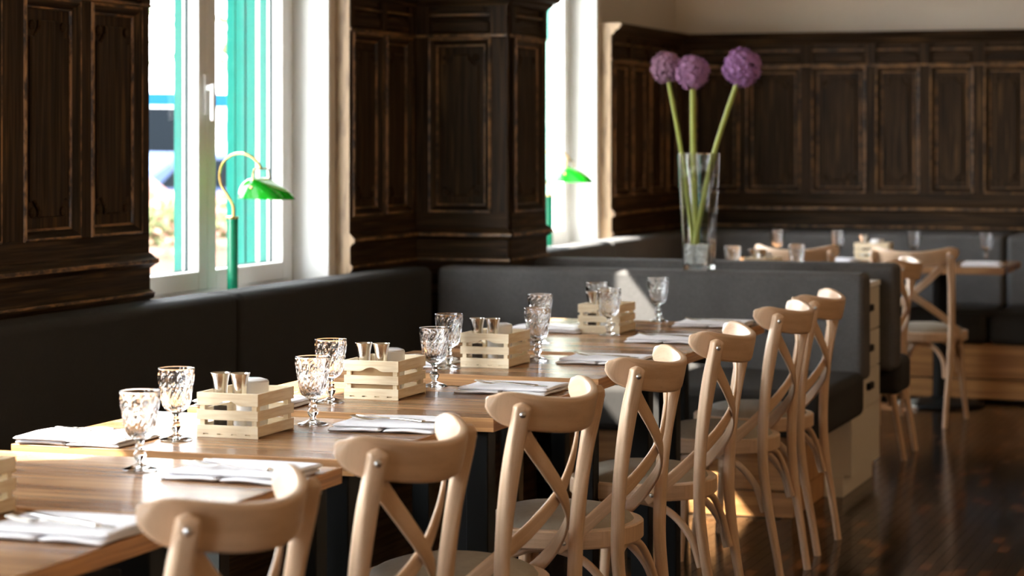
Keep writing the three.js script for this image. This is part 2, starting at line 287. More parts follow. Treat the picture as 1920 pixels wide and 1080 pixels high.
// ------------------------------------------------------------------ wall panelling
// local axes: s along the run, y up, d outward. A run is placed by a group matrix.
function mitred(s0, s1, y0, y1, prof, tall) {                         // frame with a profile [[inset, d], ...] swept round a rectangle
  const pos = [], uv = [];
  const corner = (k, e) => [[s0 + e, y0 + e], [s1 - e, y0 + e], [s1 - e, y1 - e], [s0 + e, y1 - e]][k % 4];
  for (let k = 0; k < 4; k++) for (let i = 0; i + 1 < prof.length; i++) {
    const [e0, d0] = prof[i], [e1, d1] = prof[i + 1], A = corner(k, e0), B = corner(k + 1, e0), C = corner(k + 1, e1), D = corner(k, e1);
    const q = [[...A, d0], [...B, d0], [...C, d1], [...A, d0], [...C, d1], [...D, d1]], L = k % 2 ? 1 : 0;
    for (const p of q) { pos.push(...p); uv.push(p[L] + k * 0.37 + s0, (p[1 - L] + p[2]) * 1.0); }
  }
  const g = new THREE.BufferGeometry(); g.setAttribute('position', new THREE.Float32BufferAttribute(pos, 3)); g.setAttribute('uv', new THREE.Float32BufferAttribute(uv, 2)); g.computeVertexNormals();
  return g;
}
function strip(s0, s1, prof, e0 = 0, e1 = 0) {                         // horizontal moulding: profile [[y, d], ...] extruded along s, with ends
  const g = new THREE.ExtrudeGeometry(poly(prof.map(([y, d]) => [d, y])), { depth: s1 - s0, bevelEnabled: false });
  g.rotateY(Math.PI / 2); g.scale(1, 1, -1);                           // shape x -> d (along z), extrusion z -> s (along x)
  const q = prep(g), p = q.attributes.position;
  for (let i = 0; i < p.count; i += 3) { const a = [p.getX(i + 1), p.getY(i + 1), p.getZ(i + 1)]; p.setXYZ(i + 1, p.getX(i + 2), p.getY(i + 2), p.getZ(i + 2)); p.setXYZ(i + 2, ...a); }
  q.translate(s0, 0, 0); q.computeVertexNormals();
  for (let i = 0; i < p.count; i++) { const s = p.getX(i), d = Math.max(0, p.getZ(i)); p.setX(i, s < (s0 + s1) / 2 ? s - e0 * d : s + e1 * d); }   // mitre or return the ends
  return grain(q, 0);
}
const PB = 1.095, PT = 1.845, TOP = 2.055;                             // panel opening, top of the cornice
function panelling(name, origin, turn, L, panels, ends = [0, 0], base = 0.55) {
  const g = settingGroup(name); g.position.set(origin[0], 0, -origin[1]); g.rotation.y = turn;
  part('backing', box(0, L, base, TOP - 0.01, -0.06, -0.03), M.panel, g);
  part('plinth_board', box(0, L, base, 0.99, -0.03, 0.004, 0.002), M.panel, g);
  part('bottom_rail', box(0, L, 0.99, PB, -0.03, 0, 0.0015), M.panel, g);
  part('top_rail', box(0, L, PT, 1.862, -0.03, 0, 0.0015), M.panel, g);
  let s = 0;
  const edges = [...panels, [L, L]];
  for (const [a, b] of edges) { if (a - s > 0.012) part('stile', box(s, a, PB, PT, -0.03, 0, 0.0015, 1), M.panel, g); s = b; }
  for (const [a, b] of panels) {
    // bolection moulding with a rubbed lip, a step down, a second thin rubbed line, and the sunk panel with notched corners
    part('panel_moulding', [mitred(a - 0.004, b + 0.004, PB - 0.004, PT + 0.004, [[0.010, 0.008], [0.020, 0.002], [0.030, -0.010], [0.030, -0.016]])], M.panel, g);
    each('moulding_lip', [mitred(a - 0.004, b + 0.004, PB - 0.004, PT + 0.004, [[0, 0], [0.0015, 0.006], [0.005, 0.009], [0.010, 0.008]]), mitred(a + 0.026, b - 0.026, PB + 0.026, PT - 0.026, [[0, -0.016], [0.002, -0.011], [0.006, -0.011], [0.009, -0.018]])], M.worn, g);
    const x0 = a + 0.034, x1 = b - 0.034, y0 = PB + 0.034, y1 = PT - 0.034, n = Math.min(0.05, (x1 - x0) * 0.2), m = 0.022;
    part('panel_ground', box(x0 - 0.005, x1 + 0.005, y0 - 0.005, y1 + 0.005, -0.03, -0.019, 0, 1), M.panel, g);
    const sh = new THREE.Shape(), f0 = x0 + m, f1 = x1 - m, g0 = y0 + m + 0.012, g1 = y1 - m - 0.012;
    sh.moveTo(f0 + n, g0); sh.lineTo(f1 - n, g0); sh.absarc(f1 - n * 0.35, g0 + n * 0.35, n * 0.75, -2.6, 0.95 - Math.PI * 0 - 6.2832 + 0.0 + 5.0, true); sh.lineTo(f1, g0 + n);
    sh.lineTo(f1, g1 - n); sh.lineTo(f1 - n * 0.35, g1 - n * 1.05); sh.lineTo(f1 - n * 1.05, g1 - n * 0.35); sh.lineTo(f1 - n, g1); sh.lineTo(f0 + n, g1); sh.lineTo(f0 + n * 1.05, g1 - n * 0.35); sh.lineTo(f0 + n * 0.35, g1 - n * 1.05); sh.lineTo(f0, g1 - n); sh.lineTo(f0, g0 + n); sh.lineTo(f0 + n * 0.35, g0 + n * 1.05); sh.lineTo(f0 + n * 1.05, g0 + n * 0.35); sh.closePath();
    const oct = poly([[f0 + n, g0], [f1 - n, g0], [f1 - n * 1.05, g0 + n * 0.4], [f1 - n * 0.4, g0 + n * 1.05], [f1, g0 + n], [f1, g1 - n], [f1 - n * 0.4, g1 - n * 1.05], [f1 - n * 1.05, g1 - n * 0.4], [f1 - n, g1], [f0 + n, g1], [f0 + n * 1.05, g1 - n * 0.4], [f0 + n * 0.4, g1 - n * 1.05], [f0, g1 - n], [f0, g0 + n], [f0 + n * 0.4, g0 + n * 1.05], [f0 + n * 1.05, g0 + n * 0.4]]);
    const field = part('panel', grain(extrude(oct, 0.012, 0.005).translate(0, 0, -0.02), 1), M.panel, g);
    for (const [cx, cy] of [[f0, g0], [f1, g0], [f1, g1], [f0, g1]]) {
      const sx = cx === f0 ? 1 : -1, sy = cy === g0 ? 1 : -1;
      part('rosette', at(prep(new THREE.SphereGeometry(n * 0.34, 12, 8).scale(1, 1, 0.6)), cx + sx * n * 0.35, cy + sy * n * 0.35, -0.016), M.panel, field);
    }
    // frieze block above: a swelling carved block between rubbed fillets
    const q0 = a + 0.004, q1 = b - 0.004, arch = new THREE.Shape(); arch.moveTo(q0, 1.868); arch.lineTo(q1, 1.868); arch.lineTo(q1, 1.915); arch.quadraticCurveTo((q0 + q1) / 2, 1.965, q0, 1.915); arch.closePath();
    part('frieze_block', grain(extrude(arch, 0.022, 0.008).translate(0, 0, -0.028), 0), M.panel, g);
    part('frieze_panel', box(q0 + 0.03, q1 - 0.03, 1.958, 1.988, -0.03, -0.008, 0.004), M.panel, g);
  }
  part('frieze_board', [box(0, L, 1.862, 1.995, -0.03, -0.018)], M.panel, g);
  s = 0;
  for (const [a, b] of edges) { if (a - s > 0.012) part('frieze_stile', box(s, a, 1.862, 1.995, -0.02, 0.006, 0.002, 1), M.panel, g); s = b; }
  each('fillet', [strip(0, L, [[1.850, 0], [1.853, 0.007], [1.860, 0.007], [1.864, 0]]), strip(0, L, [[1.942, -0.02], [1.944, 0.002], [1.950, 0.002], [1.953, -0.02]])], M.worn, g);
  part('cornice', strip(0, L, [[1.985, -0.02], [1.985, 0.006], [1.995, 0.010], [2.003, 0.022], [2.018, 0.028], [2.024, 0.046], [2.036, 0.054], [2.048, 0.062], [2.055, 0.062], [2.055, -0.06]], ends[0], ends[1]), M.panel, g);
  part('chair_rail', strip(0, L, [[0.972, 0], [0.976, 0.006], [0.986, 0.016], [0.990, 0.024], [1.004, 0.024], [1.010, 0.016], [1.022, 0.006], [1.026, 0]], ends[0], ends[1]), M.panel, g);
  each('rubbed_edge', [strip(0, L, [[0.991, 0.0242], [0.9925, 0.0262], [1.003, 0.0255], [1.005, 0.0238]], ends[0], ends[1]), strip(0, L, [[0.885, 0.0138], [0.887, 0.0156], [0.893, 0.0146], [0.894, 0.012]], ends[0], ends[1])], M.worn, g);
  part('base_cap', strip(0, L, [[0.868, 0.004], [0.872, 0.012], [0.880, 0.014], [0.892, 0.014], [0.898, 0.008], [0.902, 0.004]], ends[0], ends[1]), M.panel, g);
  return g;
}
const HALF = Math.PI / 2;
// along the window wall (outward is +x, s runs away from the camera)
const along = (name, X, Z0, Z1, panels, ends, paleEnd) => {
  const g = panelling(name, [X, Z0], HALF, Z1 - Z0, panels.map(([a, b]) => [a - Z0, b - Z0]), ends);
  if (paleEnd) part('end_board', strip(-0.004, 0, [[0.55, -0.06], [0.55, 0.004], [0.868, 0.004], [0.88, 0.014], [0.892, 0.014], [0.902, 0.004], [0.972, 0.004], [0.99, 0.024], [1.004, 0.024], [1.026, 0.001], [1.985, 0.001], [1.995, 0.010], [2.003, 0.022], [2.018, 0.028], [2.024, 0.046], [2.036, 0.054], [2.055, 0.062], [2.055, -0.06]]), M.paleEdge, g);
};
along('trim_1', FACE, 5.265, 7.004, [[5.325, 5.658], [5.735, 6.069], [6.205, 6.539], [6.616, 6.944]], [0.8, 0.8]);
along('trim_2', FACE, 8.704, 9.46, [[8.742, 9.054], [9.095, 9.386]], [0, 0], true);
panelling('trim_3', [FACE, 9.43], 0, 0.425, [[0.065, 0.346]], [-1, 1]);
along('trim_4', -3.325, 9.461, 9.955, [[9.53, 9.90]], [1, 1]);
along('trim_5', FACE, 12.354, BACK, [[12.42, 12.74], [12.79, 13.11], [13.16, 13.48], [13.53, 13.80]], [0, 0], true);
panelling('trim_6', [FACE, BACK], 0, 8.2, [[0.06, 0.36], [0.41, 0.74], [0.815, 1.135], [1.203, 1.457], [1.527, 1.774], [1.843, 2.09], [2.16, 2.44], [2.53, 2.81], [2.9, 3.2], [3.3, 3.6]], [-1, 0]);
along('trim_7', FACE, 1.76, 3.06, [[1.82, 2.15], [2.23, 2.56], [2.67, 3.0]], [0.8, 0.8]);

// ------------------------------------------------------------------ benches
function cushion(name, X0, X1, Y0, Y1, Z0, Z1, r, parent, mat = M.fabric) {          // soft box, slightly swollen
  const g = new RoundedBoxGeometry(X1 - X0, Y1 - Y0, Z1 - Z0, 5, r), p = g.attributes.position, w = (X1 - X0) / 2, h = (Y1 - Y0) / 2, d = (Z1 - Z0) / 2;
  g.translate((X0 + X1) / 2, (Y0 + Y1) / 2, -(Z0 + Z1) / 2);
  return part(name, grain(g, 0), mat, parent);
}
{
  const b = thing('upholstered_bench', 'long charcoal upholstered bench along the window wall behind the row of tables', 'bench');
  for (const [a, c] of [[0.6, 2.6], [2.61, 4.96], [4.97, 7.325], [7.335, 9.19]]) cushion('back_cushion', -3.735, -3.57, 0.46, 0.872, a, c, 0.035, b, M.fabricShaded);
  for (const [a, c] of [[0.6, 3.6], [3.61, 6.6], [6.61, 9.19]]) cushion('seat_cushion', -3.62, -2.80, 0.31, 0.48, a, c, 0.04, b, M.fabricShaded);
  part('base', wbox(-3.72, -2.88, 0.0, 0.31, 0.62, 8.5), M.panel, b);  // dark wood here puts the shade below the tables into the colour
}
{
  const b = thing('upholstered_bench', 'charcoal upholstered bench standing across the room, facing the table row', 'bench');
  cushion('back_cushion', -3.565, -1.742, 0.44, 0.872, 9.20, 9.36, 0.028, b);
  cushion('seat_cushion', -2.79, -1.742, 0.305, 0.483, 8.42, 9.22, 0.035, b, M.fabricShaded);
  part('base', wbox(-2.79, -1.87, 0.1, 0.304, 8.5, 9.098, 0.003, 0), M.oak, b);
  part('plinth_board', wbox(-2.79, -1.875, 0.0, 0.094, 8.5, 9.08, 0.003, 0), M.oak, b);
}
{
  const c = thing('drawer_cabinet', 'pale service cabinet with drawers between the two back-to-back benches', 'cabinet');
  each('carcass', [wbox(-3.30, -1.79, 0.08, 0.43, 9.10, 9.70), wbox(-3.30, -1.79, 0.43, 0.80, 9.365, 9.70)], M.cabinet, c);
  part('cabinet_top', wbox(-3.30, -1.765, 0.80, 0.822, 9.365, 9.70, 0.003, 0), M.white, c);
  part('plinth', wbox(-3.25, -1.80, 0, 0.08, 9.07, 9.69), M.cabinet, c);
  part('end_panel', wbox(-1.79, -1.77, 0.08, 0.318, 9.10, 9.70, 0.002), M.cabinet, c);
  for (const [y0, y1] of [[0.322, 0.468], [0.474, 0.622], [0.628, 0.796]]) {
    const d = part('drawer', wbox(-1.79, -1.77, y0, y1, 9.368, 9.698, 0.002), M.cabinet, c);
    part('drawer_handle', wbox(-1.77, -1.752, (y0 + y1) / 2 - 0.006, (y0 + y1) / 2 + 0.022, 9.40, 9.49, 0.005), M.black, d);
  }
}
{
  const b = thing('upholstered_bench', 'charcoal upholstered bench behind the service cabinet, turned to the far tables', 'bench');
  cushion('back_cushion', -3.30, -1.705, 0.44, 0.886, 9.705, 9.86, 0.028, b);
  cushion('seat_cushion', -3.30, -1.705, 0.325, 0.483, 9.84, 10.10, 0.035, b, M.fabricShaded);
  part('base', wbox(-3.28, -1.86, 0.0, 0.324, 9.72, 10.05, 0.003, 0), M.oak, b);
}
{
  const b = thing('upholstered_bench', 'charcoal upholstered bench running along the panelled back wall', 'bench');
  for (const [a, c] of [[-3.68, -1.72], [-1.71, 0.3], [0.31, 2.3], [2.31, 4.3]]) { cushion('back_cushion', a, c, 0.46, 0.872, 13.3, 13.84, 0.035, b); cushion('seat_cushion', a, c, 0.315, 0.48, 12.55, 13.34, 0.04, b, M.fabricShaded); }
  part('base', wbox(-3.68, 4.3, 0.13, 0.314, 12.60, 13.8, 0.003, 0), M.oak, b);
  part('plinth_board', wbox(-3.68, 4.3, 0.02, 0.122, 12.60, 13.8, 0.003, 0), M.oak, b);
  part('plinth', wbox(-3.68, 4.3, 0.0, 0.125, 12.64, 13.8), M.black, b);
}
{
  const b = thing('upholstered_bench', 'short charcoal bench under the far window, behind the vase', 'bench');
  cushion('back_cushion', -3.735, -3.57, 0.46, 0.872, 9.97, 11.83, 0.035, b); cushion('back_cushion', -3.735, -3.57, 0.46, 0.872, 11.84, 13.29, 0.035, b);
  cushion('seat_cushion', -3.56, -2.95, 0.31, 0.48, 10.45, 12.5, 0.04, b);
  part('base', wbox(-3.55, -3.0, 0.0, 0.31, 10.45, 12.5), M.oak, b);
}

// ------------------------------------------------------------------ tables
const TX = 0.80, TZ = 0.65, TH = 0.032;
function makeTable(label, X, Z) {                                    // X, Z: middle of its top
  const t = thing('dining_table', label, 'table', [X, 0, Z], 0, 'walnut tables in the row along the window bench');
  part('tabletop', box(-TX / 2 + 0.004, TX / 2 - 0.004, 0.75 - TH, 0.75, -TZ / 2 + 0.004, TZ / 2 - 0.004, 0.0015), M.table, t);
  each('edge_band', [box(-TX / 2, TX / 2, 0.75 - TH, 0.7497, TZ / 2 - 0.004, TZ / 2, 0.001), box(-TX / 2, TX / 2, 0.75 - TH, 0.7497, -TZ / 2, -TZ / 2 + 0.004, 0.001), box(-TX / 2, -TX / 2 + 0.004, 0.75 - TH, 0.7497, -TZ / 2 + 0.004, TZ / 2 - 0.004, 0.001, 2), box(TX / 2 - 0.004, TX / 2, 0.75 - TH, 0.7497, -TZ / 2 + 0.004, TZ / 2 - 0.004, 0.001, 2)], M.edge, t);
  for (const sx of [-1, 1]) for (const sz of [-1, 1]) part('leg', box(sx * (TX / 2 - 0.05) - 0.028, sx * (TX / 2 - 0.05) + 0.028, 0, 0.75 - TH, sz * (TZ / 2 - 0.05) - 0.028, sz * (TZ / 2 - 0.05) + 0.028, 0.004, 1), M.black, t);
  each('apron', [box(-TX / 2 + 0.078, TX / 2 - 0.078, 0.67, 0.75 - TH, -TZ / 2 + 0.03, -TZ / 2 + 0.05), box(-TX / 2 + 0.078, TX / 2 - 0.078, 0.67, 0.75 - TH, TZ / 2 - 0.05, TZ / 2 - 0.03)], M.black, t);
  return t;
}
const TABLES = [[-2.25, 3.25], [-2.255, 3.945], [-2.27, 4.69], [-2.245, 5.46], [-2.28, 6.405], [-2.25, 7.155], [-2.295, 7.808]];
const TL = ['walnut table nearest the camera, cut off by the lower left corner', 'walnut table second from the camera, under the nearest goblet', 'walnut table third from the camera, with sunlit napkin at its left corner', 'walnut table fourth from the camera, with its bright striped front edge in view', 'walnut table fifth from the camera, in the middle of the row', 'walnut table sixth from the camera, pushed against the last one', 'last walnut table of the window row, nearest the cross bench'];
const table0 = makeTable(TL[0], ...TABLES[0]);
TABLES.slice(1).forEach(([X, Z], i) => {
  const t = copy(table0, TL[i + 1], [X, 0, Z]), legs = t.children.filter((c) => c.name === 'leg');   // order: left far, left near, right far, right near
  if (i === 2 || i === 4 || i === 5 || i === 1) legs[2].position.x -= 0.25;                            // set back where a chair stands in its place
  if (i === 5) legs[3].position.x -= 0.25;
});
function pedestalTable(label, X, Z, w, d) {
  const t = thing('dining_table', label, 'table', [X, 0, Z]);
  part('tabletop', box(-w / 2, w / 2, 0.715, 0.75, -d / 2, d / 2, 0.002), M.table, t);
  part('column', lathe([[0.045, 0.03], [0.04, 0.06], [0.038, 0.69], [0.11, 0.70], [0.11, 0.715]], 24), M.black, t);
  part('base', lathe([[0.0, 0], [0.235, 0], [0.235, 0.012], [0.21, 0.022], [0.06, 0.036], [0.045, 0.05]], 40), M.black, t);
}
pedestalTable('left walnut pedestal table at the back wall bench, behind the crests of chairs', -2.72, 12.43, 0.76, 0.70);
pedestalTable('right walnut pedestal table at the back wall bench, with a napkin at its corner', -1.945, 12.43, 0.76, 0.70);
pedestalTable('walnut pedestal table hidden behind the rear bench, carrying two goblets', -2.52, 10.78, 0.76, 0.66);

// ------------------------------------------------------------------ chairs: cross-back bentwood, facing -x
function makeChair(label) {
  const t = thing('crossback_chair', label, 'chair', [0, 0, 0], 0, 'beech cross-back chairs');
  const radial = (p) => V(p.x - 0.0, 0, p.z).normalize();
  for (const s of [-1, 1]) {
    const path = [V(0.262, 0, 0.168 * s), V(0.243, 0.12, 0.172 * s), V(0.221, 0.25, 0.178 * s), V(0.206, 0.38, 0.184 * s), V(0.205, 0.47, 0.187 * s), V(0.213, 0.60, 0.190 * s), V(0.233, 0.74, 0.193 * s), V(0.2535, 0.835, 0.1945 * s), V(0.258, 0.862, 0.1945 * s)];
    part('rear_leg', sweep(path, (q) => { const e = q > 0.965 ? Math.sqrt(clamp((1 - q) / 0.035, 0.06, 1)) : 1; return [lerp(0.0125, 0.0165, smooth(0, 0.5, q)) * (q > 0.8 ? lerp(1, 0.8, (q - 0.8) / 0.2) : 1) * Math.max(0.55, e), lerp(0.013, 0.0180, smooth(0, 0.5, q)) * e, lerp(1, 0.55, smooth(0.5, 0.8, q))]; }, (p, q) => V(Math.cos(0.78 * smooth(0.5, 0.9, q)), 0, s * Math.sin(0.78 * smooth(0.5, 0.9, q))), { n: 44, seg: 16 }), M.beech, t);
    part('front_leg', sweep([V(-0.135, 0.414, 0.135 * s), V(-0.15, 0.25, 0.146 * s), V(-0.172, 0, 0.168 * s)], (q) => [lerp(0.0185, 0.0125, q), lerp(0.0185, 0.0125, q)], V(1, 0, 0), { n: 12, seg: 14 }), M.beech, t);
    const X = [V(0.062, 0.418, -0.211 * s), V(0.125, 0.470, -0.194 * s), V(0.186, 0.532, -0.147 * s), V(0.232, 0.590, -0.080 * s), V(0.255, 0.648, 0), V(0.252, 0.715, 0.078 * s), V(0.238, 0.775, 0.135 * s), V(0.224, 0.82, 0.160 * s)];
    part('cross_brace', sweep(X.map((p) => V(p.x + 0.004 * s, p.y, p.z)), () => [0.0042, 0.0175, 0.5], radial, { n: 40, seg: 12 }), M.beech, t);
    for (const [bx, by, bz] of [[0.078, 0.432, -0.215 * s], [0.106, 0.455, -0.207 * s]]) part('bolt', at(prep(new THREE.SphereGeometry(0.0062, 12, 6, 0, 6.3, 0, HALF).rotateX(-HALF * s)), bx, by, bz), M.handle, t);
    part('bolt', at(prep(new THREE.SphereGeometry(0.0075, 12, 6, 0, 6.3, 0, HALF).rotateZ(-HALF).rotateY(-0.78 * s)), 0.262, 0.839, 0.2045 * s), M.handle, t);
    // bent braces under the seat: side arches
    part('leg_brace', sweep([V(-0.155, 0.23, 0.150 * s), V(-0.135, 0.31, 0.152 * s), V(-0.075, 0.385, 0.152 * s), V(0.02, 0.408, 0.158 * s), V(0.11, 0.385, 0.166 * s), V(0.175, 0.32, 0.170 * s), V(0.203, 0.235, 0.164 * s)], () => [0.0095, 0.0105], V(0, 0, 1), { n: 40, seg: 10 }), M.beech, t);
  }
  part('leg_brace', sweep([V(0.214, 0.24, -0.155), V(0.194, 0.33, -0.138), V(0.180, 0.390, -0.085), V(0.175, 0.408, 0), V(0.180, 0.390, 0.085), V(0.194, 0.33, 0.138), V(0.214, 0.24, 0.155)], () => [0.0095, 0.0105], V(1, 0, 0), { n: 40, seg: 10 }), M.beech, t);
  part('leg_brace', sweep([V(-0.143, 0.24, -0.130), V(-0.13, 0.33, -0.115), V(-0.12, 0.390, -0.07), V(-0.118, 0.406, 0), V(-0.12, 0.390, 0.07), V(-0.13, 0.33, 0.115), V(-0.143, 0.24, 0.130)], () => [0.0095, 0.0105], V(1, 0, 0), { n: 40, seg: 10 }), M.beech, t);
  // crest: bent round the sitter, its ends rounded off
  const A = 0.995, R = 0.255, cx = 0.047, pts = [];
  for (let i = 0; i <= 72; i++) { const a = -A + 2 * A * i / 72; const d = (A - Math.abs(a)) * R, k = d < 0.066 ? Math.sqrt(clamp(1 - ((0.066 - d) / 0.066) ** 2.1, 0.012, 1)) : 1; pts.push(V(cx + R * Math.cos(a), 0.823 + (1 - Math.cos(a)) * R * 0.30 + 0.016 * (1 - k), R * Math.sin(a))); }
  const arc = 2 * A * R, endL = 0.066;
  part('crest_rail', sweep(pts, (q) => { const d = Math.min(q, 1 - q) * arc, k = d < endL ? Math.pow(clamp(1 - ((endL - d) / endL) ** 2.1, 0.012, 1), 0.5) : 1; return [0.0375 * k, 0.0108 * Math.min(1, 0.3 + d / 0.014), 0.4]; }, V(0.2, 1, 0), { curved: false, seg: 20 }), M.beech, t);
  // seat frame (bent ring) and cushion
  const sup = (rx, rz, n, e = 0.86) => Array.from({ length: n }, (_, i) => { const f = (i / n) * 2 * Math.PI, c = Math.cos(f), s = Math.sin(f), x = Math.sign(c) * Math.abs(c) ** e * rx, z = Math.sign(s) * Math.abs(s) ** e * rz; return [x + 0.0, z * (1 - 0.10 * clamp(x / rx))]; });
  const ring = poly(sup(0.205, 0.208, 64)); ring.holes.push(new THREE.Path(sup(0.175, 0.178, 64).reverse().map(([x, z]) => new THREE.Vector2(x, z))));
  part('seat_frame', grain(extrude(ring, 0.046, 0.004).rotateX(HALF).translate(0, 0.457, 0), 0), M.beech, t);
  const pos = [], uv = [], idx = [], N = 48, K = 12, edge = sup(0.188, 0.191, N);
  for (let k = 0; k <= K; k++) for (let i = 0; i < N; i++) { const f = k / K, y = 0.447 + 0.046 * Math.pow(1 - f ** 3.4, 0.55); pos.push(edge[i][0] * f, y, edge[i][1] * f); uv.push(edge[i][0] * f, edge[i][1] * f); }
  for (let k = 0; k < K; k++) for (let i = 0; i < N; i++) { const a = k * N + i, b = k * N + (i + 1) % N; idx.push(a, b, a + N, b, b + N, a + N); }
  const cg = new THREE.BufferGeometry(); cg.setAttribute('position', new THREE.Float32BufferAttribute(pos, 3)); cg.setAttribute('uv', new THREE.Float32BufferAttribute(uv, 2)); cg.setIndex(idx); cg.computeVertexNormals();
  part('seat_cushion', prep(cg), M.cushion, t);
  part('seat_board', grain(extrude(poly(sup(0.174, 0.177, 32)), 0.012, 0).rotateX(HALF).translate(0, 0.445, 0), 0), M.beech, t);
  return t;
}
const CHAIRS = [[-1.800, 3.225, -0.05, 'beech cross-back chair nearest the camera, cropped by the bottom edge'], [-1.81, 3.971, -0.065, 'beech cross-back chair second from the camera, crest in front of a napkin'], [-1.797, 4.746, -0.11, 'beech cross-back chair third from the camera, in front of the bright striped table edge'], [-1.814, 5.545, 0, 'beech cross-back chair fourth from the camera, the sharpest, bolted brace in full view'], [-1.828, 6.345, 0.024, 'beech cross-back chair fifth from the camera, in front of the cross bench'], [-1.872, 7.34, -0.026, 'beech cross-back chair sixth from the camera, half covering the last one of the row'], [-1.888, 7.937, -0.008, 'beech cross-back chair at the far end of the row, legs free on the parquet']];
const chair0 = makeChair(CHAIRS[0][3]);
chair0.position.set(CHAIRS[0][0], 0, -CHAIRS[0][1]); chair0.rotation.y = -CHAIRS[0][2] * -1;
CHAIRS.slice(1).forEach(([X, Z, a, l]) => copy(chair0, l, [X, 0, Z], a));
copy(chair0, 'beech cross-back chair at the end of the rear bench, in shade, thin legs splayed', [-2.02, 0, 10.37], 0.02);
copy(chair0, 'beech cross-back chair at the right pedestal table, back to us, arched brace in view', [-1.905, 0, 11.69], -HALF - 0.1);
copy(chair0, 'beech cross-back chair with only its crest showing above the rear bench, behind goblets', [-2.50, 0, 11.69], -HALF - 0.08);

// ------------------------------------------------------------------ pressed-glass goblets
function reliefLathe(profile, from, to, cols, amp) {                  // lathe whose outer wall carries a raised lozenge and teardrop pattern between heights from..to
  const seg = 96, pos = [], idx = [], n = profile.length;
  profile.forEach(([r, y, outer]) => {
    for (let j = 0; j < seg; j++) {
      const f = (j / seg) * 2 * Math.PI; let k = 0;
      if (outer && y > from && y < to) {
        const t = (y - from) / (to - from), a = cols * f / (2 * Math.PI), env = smooth(0, 0.06, t) * smooth(1, 0.94, t);
        if (t > 0.62) {                                                // hearts: a raised ring with a boss inside
          const u = (mod(a, 1) - 0.5) * 1.15, v = (t - 0.80) / 0.34, w = Math.hypot(u, v * (1 + 0.5 * Math.abs(u))); k = Math.exp(-(((w - 0.40) / 0.10) ** 2)) + 0.9 * Math.exp(-((w / 0.16) ** 2));
        } else {                                                       // lozenges
          const v = t / 0.31 * 1.0, p = Math.abs(mod(a + v * 0.5, 1) - 0.5), q = Math.abs(mod(a - v * 0.5, 1) - 0.5); k = Math.exp(-((p / 0.09) ** 2)) + Math.exp(-((q / 0.09) ** 2)) + 0.9 * Math.exp(-(((p - 0.5) ** 2 + (q - 0.5) ** 2) / 0.018));
        }
        k = Math.min(k, 1.1) * env;
      }
      const rr2 = r + amp * k; pos.push(rr2 * Math.cos(f), y, rr2 * Math.sin(f));
    }
  });
  for (let i = 0; i + 1 < n; i++) for (let j = 0; j < seg; j++) { const a = i * seg + j, b = i * seg + (j + 1) % seg; idx.push(a, a + seg, b, b, a + seg, b + seg); }
  const g = new THREE.BufferGeometry(); g.setAttribute('position', new THREE.Float32BufferAttribute(pos, 3)); g.setIndex(idx); g.computeVertexNormals();
  return prep(g);
}
function makeGoblet(label) {
  const t = thing('glass_goblet', label, 'glass', [0, 0, 0], 0, 'pressed-glass goblets on the tables');
  const outer = [[0.0085, 0.058], [0.011, 0.0605], [0.018, 0.065], [0.0245, 0.072], [0.0285, 0.080]], prof = [];
  const top = [[0.0300, 0.086], [0.0330, 0.104], [0.0362, 0.125], [0.0395, 0.150], [0.0402, 0.1555]];
  const curve = new THREE.CatmullRomCurve3([...outer, ...top].map(([r, y]) => V(r, y, 0)), false, 'centripetal');
  for (let i = 0; i <= 70; i++) { const p = curve.getPoint(i / 70); prof.push([p.x, p.y, 1]); }
  prof.push([0.0400, 0.1575, 0], [0.0390, 0.1582, 0], [0.0380, 0.1572, 0], [0.0372, 0.150, 0], [0.0336, 0.125, 0], [0.0302, 0.104, 0], [0.0270, 0.088, 0], [0.022, 0.078, 0], [0.013, 0.0725, 0], [0.0001, 0.0715, 0]);
  part('bowl', reliefLathe(prof, 0.064, 0.150, 12, 0.0023), M.glass, t);
  part('stem', lathe([[0.0075, 0.0135], [0.0068, 0.019], [0.0095, 0.0225], [0.0125, 0.028], [0.0130, 0.0325], [0.0100, 0.038], [0.0070, 0.0405], [0.0092, 0.0435], [0.0096, 0.0465], [0.0072, 0.0500], [0.0070, 0.054], [0.0085, 0.058]], 24), M.glass, t);
  part('foot', lathe([[0.0001, 0.0015], [0.020, 0.0012], [0.033, 0.0], [0.0345, 0.0015], [0.0345, 0.0035], [0.030, 0.0050], [0.020, 0.0078], [0.011, 0.0112], [0.0075, 0.0135]], 32), M.glass, t);
  return t;
}
const TT = 0.7502;
